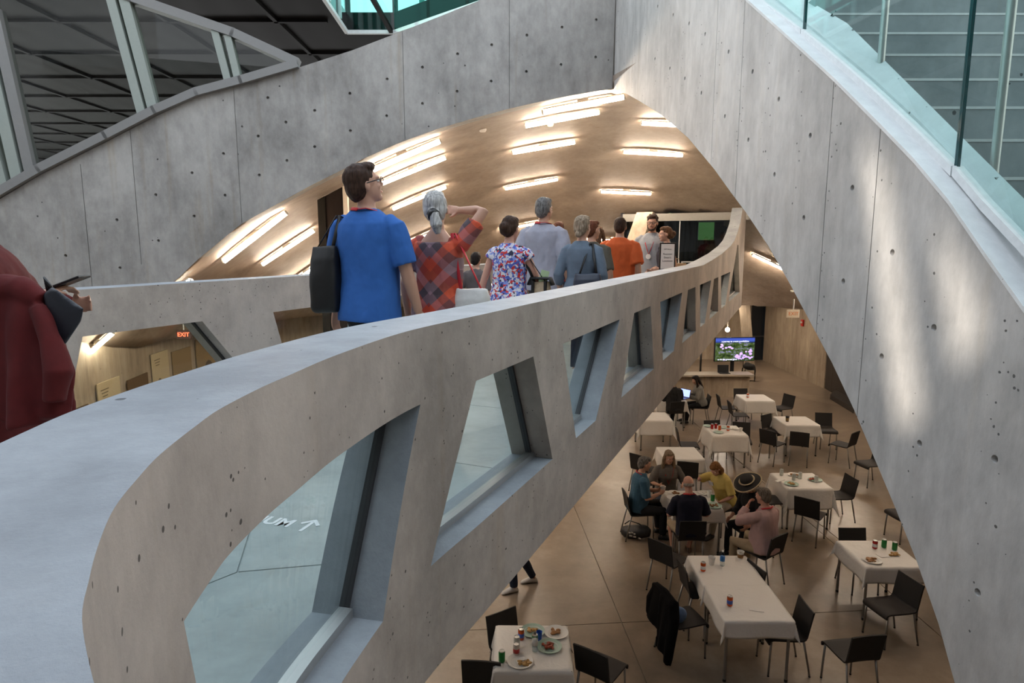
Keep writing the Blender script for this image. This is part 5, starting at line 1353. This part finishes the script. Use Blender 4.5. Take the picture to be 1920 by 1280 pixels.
    if specs:
        g = MB()
        for s in (-1, 1):
            c = h((s*.032, .102, .010)); x = hR @ V((1, 0, 0)); z = hR @ V((0, 0, 1))
            g.tube([c+x*(.024*k*math.cos(a))+z*(.018*k*math.sin(a)) for a in np.linspace(0, 2*math.pi, 15)], .0032*k, 6)
            g.tube([h((s*.056, .10, .016)), h((s*.080, .06, .018)), h((s*.082, -.01, .012))], .0032*k, 6)
        g.tube([h((-.009, .105, .014)), h((.009, .105, .014))], .003*k, 6); g.build('spectacles', MAT['glas'], root, True)
    if lany:
        q = [(0, -.088, 1.487), (.05, -.078, 1.492), (.085, -.03, 1.480), (.088, .05, 1.44), (.06, .125, 1.33), (.0, .145, 1.16)]
        q = [(p[0]*(1+loose*4), p[1]*(1+loose*7), p[2]+loose*.6) for p in q]
        full = [TM @ (V(p)*k) for p in q]+[TM @ (V((-p[0], p[1], p[2]))*k) for p in q[-2::-1]]
        MB().tube(full, [(.011*k, .0035*k)]*len(full), 8).build('lanyard', MAT['lany'], root, True)
        if badge: bo = MB().lathe([(.04, 0), (.04, .006), (0, .006)], 18).build('badge', MAT['eyewhite'], root); bo.location = TM @ (V((0, .15+loose, 1.14))*k); bo.rotation_euler = (-math.pi/2, 0, 0)
    return r
def hair_part(style, mat, h, hR, k, root, vox, TM):
    m = MB(); E = lambda c, r_: m.ell(h(c), tuple(x*k for x in r_), 18, 12, hR)
    if style in ('short', 'bun', 'pony', 'long', 'curly', 'bob', 'low'):
        E((0, -.026, .044), (.083, .098, .088)); E((0, -.055, .0), (.078, .066, .09))
        if style == 'short' or style == 'low': E((0, .03, .095), (.06, .06, .035)); E((0, -.07, -.03), (.06, .04, .06))
        else: E((0, .015, .092), (.066, .07, .04))
        for s in (-1, 1): E((s*.07, -.034, .012), (.013, .04, .042))
    if style == 'bun': E((0, -.135, .0), (.052, .045, .05)); E((.0, -.105, -.03), (.06, .045, .05))
    if style == 'updo': pass
    if style == 'pony':
        m.tube([h((0, -.10, -.01)), h((.01, -.145, -.035)), h((.02, -.155, -.09)), h((.02, -.135, -.15))], [.04*k, .035*k, .042*k, .022*k], 12)
    if style == 'low': E((0, -.10, -.075), (.035, .035, .035))
    if style == 'curly':
        rnd = random.Random(3)
        for i in range(26):
            a, b_ = rnd.uniform(0, 6.28), rnd.uniform(-.2, 1.3); E((.07*math.cos(a)*math.cos(b_), -.02+.085*math.sin(a)*math.cos(b_)*(.8 if math.sin(a) > 0 else 1), .05+.075*math.sin(b_)), (.026, .026, .024))
    if style == 'bob':
        for s in (-1, 1): E((s*.072, -.03, -.06), (.024, .065, .08))
        E((0, -.075, -.07), (.07, .035, .08))
    if style == 'long':
        for s in (-1, 1): m.tube([h((s*.065, -.01, .06)), h((s*.088, .0, -.04)), h((s*.10, .015, -.15)), h((s*.105, .05, -.26)), h((s*.095, .065, -.32))], [.03*k, .03*k, .036*k, .03*k, .012*k], 12)
        m.tube([h((0, -.08, .0)), h((0, -.10, -.12)), h((0, -.115, -.27)), h((0, -.11, -.34))], [(.075*k, .04*k), (.085*k, .04*k), (.08*k, .03*k), (.05*k, .015*k)], 14)
    if style == 'ring':
        for a in np.linspace(math.pi*.98, math.pi*2.02, 13): E((.070*math.cos(a), -.016+.085*math.sin(a), -.012), (.016, .018, .028))
    me = remesh(m, max(.006, vox*.8), 2)
    ruffle(me, .004, (45, 45, 30))
    mk('hair', me, mat, root)
def on_deck(px, zc): p = at_depth(px, 460, zc); return V((p.x, p.y, ZD))
FW = BD
JEAN = fabric('denim_dark', (.02, .028, .05)); BLKT = fabric('trouser_black', (.013, .013, .015)); KHA = fabric('khaki', (.40, .31, .20)); GREYT = fabric('trouser_grey', (.09, .09, .10))
SHW = simple('shoe_white', (.6, .6, .58), .6); SHB = simple('shoe_brown', (.09, .05, .03), .6); SHK = simple('shoe_black', (.015, .015, .015), .6)
H_DB = hairm('hair_dark_brown', (.040, .020, .012)); H_BR = hairm('hair_brown', (.10, .05, .025)); H_GR = hairm('hair_grey', (.36, .35, .34), (.62, .61, .59)); H_SG = hairm('hair_salt', (.10, .09, .085), (.25, .24, .23)); H_BL = hairm('hair_ash_blonde', (.22, .15, .09), (.42, .33, .24)); H_RB = hairm('hair_auburn', (.12, .04, .02)); H_BK = hairm('hair_black', (.016, .011, .009))
# 1 man in the blue shirt
blue = person('man in bright blue tee shirt seen from behind, looking up to the right', on_deck(691, 4.1), FW, 1.84, head=(-38, 14, 4), top=fabric('tee_blue', (.035, .13, .42), .1), bottom=BLKT, shoes=SHB, hair=('short', H_DB), rw=(.30, .10, .93), lw=(-.30, .02, .92), sleeve=.42, hem=.83, lany=True, specs=True, stride=.3, voxel=.0075, loose=.014, pn=(0, 0))
# 2 woman with grey hair
gw = person('grey haired woman in red plaid blouse with ponytail, one hand raised to her brow', on_deck(822, 4.3), FW, 1.69, True, head=(20, 6, -4), top=plaid('plaid_red'), bottom=JEAN, shoes=SHW, hair=('pony', H_GR), rw=(.06, .19, 1.59), rpole=(1, -.1, .35), rcurl=.25, rhand=((-.2, -.6, .2), (0, 0, -1)), lw=(-.27, .03, .86), sleeve=.33, hem=.84, neck=.1, stride=.25, voxel=.0075, loose=.012, lany=False)
tie = MB(); tie.tube([gw.HM @ V((-.01, -.118, -.02)), gw.HM @ V((.012, -.138, -.034))], [.043, .043], 14); tie.build('hair_tie', MAT['glas'], gw.root, True)
# 3 floral woman
fl_ = person('woman in red, white and blue floral dress with dark upswept hair', on_deck(955, 5.8), FW, 1.60, True, head=(-8, -8, 0), top=floral('floral_print'), bottom=floral('floral_print_skirt'), shoes=SHK, hair=('bun', H_DB), rw=(.33, .16, .80), lw=(-.32, -.02, .80), sleeve=.12, hem=.80, skirt=True, voxel=.0085, stride=.2, loose=.016, skin='skin2')
# 4 tall man
tall = person('tall man in pale grey long shirt with red lanyard at his collar', on_deck(1019, 7.2), FW, 1.86, head=(-14, 0, 0), top=fabric('shirt_pale_grey', (.34, .34, .40), .1), bottom=GREYT, shoes=SHB, hair=('short', H_SG), sleeve=.55, hem=.80, lany=True, voxel=.0085, loose=.025, stride=.3)
# 5 woman in grey blue top
den = person('woman in grey blue fitted top with low knotted ash blonde hair', on_deck(1091, 6.4), FW, 1.63, True, head=(-12, 0, 0), top=fabric('top_grey_blue', (.13, .17, .22), .2), bottom=JEAN, shoes=SHW, hair=('low', H_BL), sleeve=.72, hem=.80, voxel=.0085, stride=.25, loose=.008)
# 6 orange man
org = person('man in loose orange shirt with short dark hair, seen from behind', on_deck(1162, 8.2), FW, 1.69, head=(8, -3, 0), top=fabric('shirt_orange', (.56, .10, .025), .15), bottom=KHA, shoes=SHB, hair=('short', H_DB), sleeve=.46, hem=.84, voxel=.009, loose=.03, stride=.2, specs=True)
# 7 far man facing us
far = person('bearded man in grey polo shirt and glasses facing us by the glazed doors', on_deck(1222, 10.1), -FW+V((-.1, 0, 0)), 1.81, head=(8, -5, 0), top=fabric('polo_grey', (.30, .31, .33), .1), bottom=BLKT, shoes=SHK, hair=('curly', H_DB), sleeve=.45, hem=.86, lany=True, badge=True, specs=True, voxel=.009, loose=.012)
bd_ = MB()
bd_.tube([far.HM @ V(p) for p in ((-.068, .0, -.02), (-.060, .035, -.065), (-.035, .075, -.095), (0, .088, -.102), (.035, .075, -.095), (.060, .035, -.065), (.068, .0, -.02))], [.013, .017, .019, .021, .019, .017, .013], 10)
bd_.tube([far.HM @ V(p) for p in ((-.028, .085, -.052), (0, .097, -.043), (.028, .085, -.052))], [.006, .008, .006], 8)
mk('beard', remesh(bd_, .007, 2), H_DB, far.root)
# 8 far woman in profile
fwm = person('woman in dark sleeveless dress talking to the bearded man, side on', on_deck(1249, 9.75), V((-1, -.25, 0)), 1.62, True, head=(-12, -4, 0), top=fabric('dress_dark', (.02, .018, .03), .2), bottom=fabric('dress_dark2', (.02, .018, .03)), shoes=SHK, hair=('bun', H_BR), sleeve=.08, hem=.8, neck=.6, skirt=True, lw=(-.14, .17, 1.0), rw=(.22, .14, .96), voxel=.009)
# 9-12 half hidden walkers
person('auburn haired walker in maroon top hidden behind the tall man', on_deck(1047, 8.9), FW, 1.66, True, top=fabric('top_maroon', (.20, .02, .03)), bottom=JEAN, shoes=SHK, hair=('bob', H_RB), sleeve=.8, voxel=.010)
person('red haired walker glimpsed between the grey blue top and the orange shirt', on_deck(1109, 7.7), FW, 1.63, False, head=(-35, 0, 0), top=fabric('top_olive', (.10, .09, .07)), bottom=BLKT, shoes=SHK, hair=('short', H_RB), sleeve=.5, voxel=.010)
person('woman with long brown hair walking beyond the grey blue top', on_deck(1121, 9.6), FW, 1.62, True, top=fabric('top_beige', (.28, .22, .16)), bottom=JEAN, shoes=SHK, hair=('long', H_BR), sleeve=.6, voxel=.010)
person('child with dark hair, only the crown showing left of the floral dress', on_deck(892, 7.6), FW, 1.26, False, top=fabric('top_child', (.12, .10, .10)), bottom=BLKT, shoes=SHK, hair=('short', H_BK), voxel=.010)
# 13 person in the dark red coat at the left picture edge
redp = person('person in dark red coat at the left picture edge, forearm raised with a phone', on_deck(-62, 2.45), V((1, .18, 0)), 1.62, True, head=(0, 0, 0), top=fabric('coat_red', (.085, .010, .010), .3), bottom=BLKT, shoes=SHK, hair=('bob', H_BR), sleeve=.93, hem=.60, loose=.045, rw=(.12, .30, 1.17), rpole=(1, -.2, -1), rcurl=.8, rhand=((0, 0, -1), (0, .3, 1)), lw=(-.1, .3, 1.1), voxel=.008, stride=.3)
def W_(r, p): return r.root.matrix_world @ V(p)
bpy.context.view_layer.update()
rh = redp.root.matrix_world @ redp.wr[1]
hd = (redp.root.matrix_world.to_3x3() @ (redp.wr[1]-redp.el[1])).normalized()
# phone
t = thing('mobile_phone', 'slim dark phone in the raised hand at the left picture edge', 'phone', rh+hd*.06+V((0, 0, .008)), 0)
R = M4.Rotation(-.35, 3, 'Y'); MB().box((.03, 0, .012), (.15, .072, .009), R).build('phone_case', MAT['glas'], t, bevel=.003)
MB().box((.032, 0, .018), (.135, .064, .001), R).build('phone_screen', simple('phone_glass', (.02, .02, .025), .1), t)
def drape(name, pts_, mat, label, cat, vox=.012, amp=.012):
    mb = MB()
    for a in pts_: mb.tube(a[0], a[1], 14)
    me = remesh(mb, vox, 3)
    ruffle(me, amp, (9, 9, 4.2))
    o = mk(name, me, mat); tag(o, label, cat); return o
q = lambda px, py, zc: at_depth(px, py, zc)
def pleated(path, widths, nf, amp0, amp1, seed):
    mb = MB(); rings = []; rnd = random.Random(seed); ph = [rnd.uniform(0, 6) for _ in range(4)]; K = 26; n = 96
    for i in range(K):
        f = i/(K-1); c = V([float(np.interp(f, np.linspace(0, 1, len(path)), [p[a] for p in path])) for a in range(3)]); wx = float(np.interp(f, np.linspace(0, 1, len(widths)), [w[0] for w in widths])); wy = float(np.interp(f, np.linspace(0, 1, len(widths)), [w[1] for w in widths]))
        am = amp0+(amp1-amp0)*f; ring = []
        for j in range(n):
            a = 2*math.pi*j/n; r_ = 1+am*(math.sin(nf*a+ph[0]+1.6*f)+.5*math.sin((nf+3)*a+ph[1]-2.2*f))+.05*math.sin(9*f+2*a+ph[2])
            ring.append(c+V((wx*r_*math.cos(a), wy*r_*math.sin(a), .02*math.sin(3*a+ph[3])*f)))
        rings.append(ring)
    return mb.rings(rings)
mb = pleated([q(38, 545, 2.30), q(48, 600, 2.29), q(58, 690, 2.28), q(62, 782, 2.27)], [(.075, .05), (.10, .06), (.135, .085), (.125, .08)], 5, .05, .20, 3)
for p_ in (([q(-20, 540, 2.32), q(40, 545, 2.29), q(82, 566, 2.27)], [.055, .055, .036]), ([q(70, 575, 2.25), q(95, 640, 2.22), q(110, 700, 2.2), q(104, 752, 2.2)], [.028, .036, .046, .035])): mb.tube(p_[0], p_[1], 14)
me = remesh(mb, .008, 2); ruffle(me, .010, (14, 14, 6))
o = mk('folded_coat', me, fabric('coat_red_fold', (.095, .010, .010), .35)); tag(o, 'dark red coat carried over the forearm at the left picture edge', 'coat')
t = thing('hand_bag', 'black soft bag hanging from the wrist in front of the red coat', 'bag', q(112, 590, 2.3))
o3 = t.location
mb = MB(); mb.rings([[q(x, y, 2.3+dz)-o3 for x, y in ((80, 552), (98, 537), (157, 578), (152, 602), (120, 650), (104, 640), (92, 600))] for dz in (-.05, .05)])
mk('bag_body', remesh(mb, .009, 5), simple('bag_navy', (.012, .013, .02), .45, bump=.3, bscale=14), t)
MB().tube([q(92, 548, 2.3)-o3, q(84, 522, 2.3)-o3, q(100, 545, 2.3)-o3], .008, 8).build('bag_handle', MAT['glas'], t, True)
# tote of the blue man, bag of the grey woman, others
def tote(name, r, offs, size, mat, label, strap_mat, shoulder, tilt=0, open_=True, rz=0, contents=None):
    """bag hanging at local offset below a shoulder; straps go up to the shoulder"""
    bpy.context.view_layer.update(); M = r.root.matrix_world
    p = M @ V(offs); t = thing(name, label, 'bag', p, r.root.rotation_euler.z+rz)
    w, d, hh = size; rows = []
    for f, sw_, sd in ((0, .80, .7), (.06, .95, .95), (.4, 1.0, 1.0), (.8, .9, .8), (1, .82, .45)):
        n = 20; rows.append([V((w/2*sw_*math.copysign(abs(math.cos(a))**.6, math.cos(a)), d/2*sd*math.copysign(abs(math.sin(a))**.6, math.sin(a)), -hh+hh*f)) for a in np.linspace(0, 2*math.pi, n, endpoint=False)])
    mb = MB(); mb.rings(rows); me = remesh(mb, .01, 4)
    ruffle(me, .008, (9, 9, 9))
    mk('bag_body', me, mat, t)
    inv = (M4.Translation(p) @ M4.Rotation(r.root.rotation_euler.z+rz, 4, 'Z')).inverted()
    s = inv @ (M @ V(shoulder))
    for dy in (-1, 1):
        a = V((dy*w*.28, 0, -.02)); m_ = s+V((dy*.012, 0, 0))
        MB().tube([a, a.lerp(m_, .5)+V((0, 0, 0)), m_, m_+V((0, .03, -.01))], [(.013, .004)]*4, 8).build('strap', strap_mat, t, True)
    return t
BLK_L = simple('leather_black', (.005, .0045, .0045), .5, bump=.15, bscale=25)
s0 = blue.sh[-1]
tote('tote_bag', blue, (s0.x-.035, s0.y-.135, 1.345), (.20, .15, .42), BLK_L, 'black leather tote hanging from the left shoulder of the blue shirt man', BLK_L, (s0.x+.035, s0.y-.075, s0.z+.06), rz=.15)
s0 = gw.sh[1]
t = tote('tote_bag', gw, (s0.x+.10, s0.y-.03, 1.07), (.28, .13, .34), simple('plastic_white', (.62, .61, .58), .35, bump=.5, bscale=14), 'white crinkled bag on red straps at the side of the grey haired woman', simple('strap_red', (.55, .015, .03), .5), (s0.x-.025, s0.y-.04, s0.z+.072))
s0 = fl_.sh[1]
t = tote('shoulder_bag', fl_, (s0.x+.145, s0.y+.02, 1.03), (.20, .10, .32), simple('woven_tan', (.40, .30, .19), .7, var=.3, scale=60), 'tan woven bag with black trim beside the floral dress', BLK_L, (s0.x-.04, s0.y-.02, s0.z+.06))
for x in (-.06, .06): MB().box((x, -.045, -.15), (.022, .03, .31)).build('trim_band', BLK_L, t)
mb = MB(); mb.tube([(-.115, 0, -.03), (-.09, 0, .03), (.09, 0, .03), (.115, 0, -.03)], [(.014, .05)]*4, 8); mb.build('trim_top', BLK_L, t, True)
o = MB().box((0, 0, 0), (.075, .012, .11), M4.Rotation(.25, 3, 'Y')).build('folded_leaflet', simple('leaflet_green', (.42, .55, .32), .7)); bpy.context.view_layer.update(); o.location = t.matrix_world @ V((.03, .0, .045)); tag(o, 'pale green leaflet sticking out of the tan woven bag', 'leaflet')
s0 = den.sh[1]
t = tote('shoulder_bag', den, (s0.x-.04, s0.y-.175, 1.08), (.30, .13, .30), simple('bag_blue_black', (.022, .03, .05), .4, var=.4, scale=12), 'dark slouchy bag on the back of the grey blue top woman', BLK_L, (s0.x-.05, s0.y-.045, s0.z+.062), rz=.2)
# tan envelope bag of the far woman
bpy.context.view_layer.update()
p = fwm.root.matrix_world @ V((-.02, -.17, .93)); t = thing('paper_bag', 'tan paper bag held behind the sign by the woman in the dark dress', 'bag', p, .3); MB().box((0, 0, 0), (.30, .10, .30)).build('bag_body', simple('kraft', (.48, .33, .20), .8), t, bevel=.006); MB().tube([(-.06, 0, .14), (-.04, 0, .22), (.04, 0, .22), (.06, 0, .14)], .006, 6).build('bag_handle', simple('kraft_cord', (.3, .2, .12), .8), t)
# sign stand
p = on_deck(1252, 9.35); ss = thing('sign_stand', 'black framed white notice on a floor stand near the glazed doors', 'sign', p, .0)
MB().box((0, 0, 1.19), (.235, .02, .40)).build('sign_frame', MAT['glas'], ss, bevel=.003); MB().box((0, -.011, 1.19), (.195, .004, .36)).build('notice', simple('notice_white', (.78, .76, .74), .6, var=.02), ss)
MB().tube([(0, .012, .02), (0, .012, 1.02)], .012, 10).build('pole', MAT['glas'], ss, True); MB().lathe([(.15, 0), (.15, .012), (.02, .03)], 20).build('round_base', MAT['glas'], ss)
INK = simple('ink_black', (.02, .02, .02), .6)
for s_, zz, sz in (('AAP Alumni', 1.295, .022), ('Reunion', 1.225, .040), ('Dean\'s', 1.175, .040), ('Luncheon', 1.125, .038)):
    o = text_mesh(s_, sz, 'lettering', INK, ss, .0006); o.rotation_euler = (math.pi/2, 0, 0); o.location = (0, -.0140, zz)
# --- seated people
def sitter(key, label, back=-.06, **kw):
    c, n = CH[key]; return person(label, c+n*back, n, pose='sit', voxel=kw.pop('voxel', .010), **kw)
s1_ = sitter('C35', 'man in blue tee shirt seated side on, holding a paper cup, red lanyard', H=1.78, lean=8, head=(0, -6, 0), top=fabric('tee_teal', (.045, .11, .17), .2), bottom=BLKT, shoes=SHK, hair=('short', H_SG), rw=(.14, .34, .80), lw=(-.02, .36, .80), sleeve=.45, lany=True, loose=.012, belly=.05, rcurl=.7, lcurl=.6, rhand=((-1, 0, .2), (0, .3, 1)), lhand=((1, 0, .2), (0, .3, 1)))
bpy.context.view_layer.update(); p = s1_.root.matrix_world @ V((.05, .43, .79)); 
t = thing('paper_cup', 'white paper cup held by the man in the blue tee shirt', 'cup', p); MB().lathe([(.032, 0), (.043, .10), (.046, .103), (.041, .1), (.031, .006), (0, .006)], 20).build('cup_wall', simple('cup_held', (.75, .72, .68), .5), t, True, sharp=50)
s2_ = sitter('C33', 'woman with very long pale brown hair in grey shirt facing us at the table', fem=True, H=1.68, lean=10, head=(6, -6, 0), top=fabric('shirt_taupe', (.14, .125, .11), .2), bottom=JEAN, shoes=SHK, hair=('long', hairm('hair_long_fair', (.20, .13, .075), (.36, .27, .18))), rw=(.2, .36, .80), lw=(-.2, .36, .80), sleeve=.55, lany=True, loose=.02)
s3_ = sitter('C34', 'woman in yellow tee shirt bending over her plate with one hand lifted', fem=True, H=1.66, lean=20, head=(10, -28, 0), top=fabric('tee_yellow', (.58, .45, .14), .1), bottom=fabric('trouser_cream', (.45, .40, .33)), shoes=SHK, hair=('bob', hairm('hair_ginger', (.20, .09, .03))), rw=(.22, .42, .93), lw=(-.22, .36, .66), sleeve=.45, loose=.02, skin='skin2')
bpy.context.view_layer.update()
o = MB().box((.08, .15, 1.27), (.09, .012, .07)).build('name_badge', simple('badge_white', (.7, .7, .72), .6), s3_.root); 
o.matrix_parent_inverse = M4.Identity(4); o.matrix_basis = s3_.TM @ M4.Identity(4)
s4_ = sitter('C36', 'bald man in navy polo shirt seated with his back to us', H=1.74, lean=10, head=(0, -10, 0), top=fabric('polo_navy', (.012, .013, .026), .2), bottom=fabric('trouser_sand', (.36, .28, .19)), shoes=SHB, hair=('ring', hairm('hair_white_rim', (.30, .27, .25))), rw=(.22, .34, .70), lw=(-.22, .34, .70), sleeve=.45, lany=True, loose=.02, skin='skin2', leglen=.55)
s5_ = sitter('C38', 'woman in black clothes under a wide black straw hat, leaning to the table', fem=True, H=1.66, lean=16, head=(14, -16, 0), top=fabric('top_black', (.012, .011, .012)), bottom=BLKT, shoes=SHK, hair=('bob', H_BL), rw=(.16, .38, .62), lw=(-.2, .34, .60), sleeve=.8, loose=.02)
ht = MB(); hh = s5_.HM
rows = []
for rr, zz in ((.21, .055), (.205, .062), (.12, .066), (.098, .072), (.094, .13), (.085, .155), (.05, .168), (.004, .17)): rows.append([hh @ V((rr*math.cos(a), -.012+rr*1.08*math.sin(a), zz+.012*math.cos(2*a)*(rr > .15))) for a in np.linspace(0, 2*math.pi, 28, endpoint=False)])
rows += [[hh @ V((rr*math.cos(a), -.012+rr*1.08*math.sin(a), zz)) for a in np.linspace(0, 2*math.pi, 28, endpoint=False)] for rr, zz in ((.08, .06), (.12, .058), (.2, .05))]
hat = ht.rings(rows, closed=True, cap=False).build('straw_hat', simple('hat_black', (.014, .013, .013), .8, var=.3, scale=80), s5_.root, True, sharp=60)
STR = simple('straw_band', (.50, .40, .26), .8, var=.4, scale=90)
MB().tube([hh @ V((.099*math.cos(a), -.012+.107*math.sin(a), .092)) for a in np.linspace(0, 2*math.pi, 29)], [(.022, .006)]*29, 8).build('hat_band', STR, hat, True)
MB().tube([hh @ V((.207*math.cos(a), -.012+.2236*math.sin(a), .058+.012*math.cos(2*a))) for a in np.linspace(0, 2*math.pi, 41)], [.011]*41, 8).build('hat_edge', STR, hat, True)
s6_ = sitter('C37', 'man in pale pink shirt and khaki trousers eating, one hand at his mouth', H=1.80, lean=6, head=(4, -6, 0), top=fabric('shirt_pink', (.46, .31, .30), .1), bottom=KHA, shoes=SHB, hair=('short', hairm('hair_grey_brown', (.12, .09, .07), (.25, .21, .17))), rw=(.12, .30, .72), lw=(-.06, .30, 1.08), lpole=(-.8, .3, -1), lcurl=1.0, rcurl=.8, sleeve=.93, loose=.022, lany=True, belly=.07, skin='skin2', lhand=((.6, -.5, .3), (0, -1, .2)))
MB().tube([s6_.TM @ V((.172*math.cos(a), .12*math.sin(a)+.01, .965)) for a in np.linspace(0, 2*math.pi, 25)], [(.02, .006)]*25, 8).build('belt', BLK_L, s6_.root, True)
s7_ = sitter('C27', 'woman with long dark hair in grey jumper typing near the speaker box', fem=True, H=1.66, lean=14, head=(0, -10, 0), top=fabric('jumper_grey', (.22, .21, .19)), bottom=BLKT, shoes=SHK, hair=('long', H_BK), rw=(.12, .40, .76), lw=(-.12, .40, .76), sleeve=.95, loose=.022, voxel=.012)
s8_ = sitter('C39', 'person in dark clothes at a laptop, cut off by the bridge edge', H=1.76, lean=14, head=(10, -10, 0), top=fabric('hoodie_black', (.016, .015, .016)), bottom=BLKT, shoes=SHK, hair=('short', H_BK), rw=(.14, .40, .78), lw=(-.14, .40, .78), sleeve=.97, loose=.03, voxel=.012)
lp = at_z(1283, 745, .757)
t = thing('laptop', 'open laptop with a lit blue screen at the bridge edge', 'laptop', (lp.x, lp.y, .7565), -.9)
MB().box((0, -.10, .008), (.32, .22, .014)).build('keyboard_base', MAT['tvblack'], t, bevel=.002); MB().box((0, .04, .125), (.32, .010, .22), M4.Rotation(-.25, 3, 'X')).build('laptop_lid', MAT['tvblack'], t, bevel=.002); MB().box((0, .0335, .124), (.30, .002, .195), M4.Rotation(-.25, 3, 'X')).build('laptop_screen', emit('laptop_glow', (.32, .42, 1.0), 1.1), t)
# walker below the bridge
fp = at_z(1003, 1104, 0)
person('walker below the bridge, only dark jeans and two tone shoes showing', V((fp.x-.16, fp.y+.05, 0)), V((-1, -.25, 0)), 1.75, top=fabric('walker_shirt', (.2, .2, .22)), bottom=JEAN, shoes=simple('shoe_two_tone', (.48, .45, .42), .6), hair=('short', H_DB), stride=.34, voxel=.011)
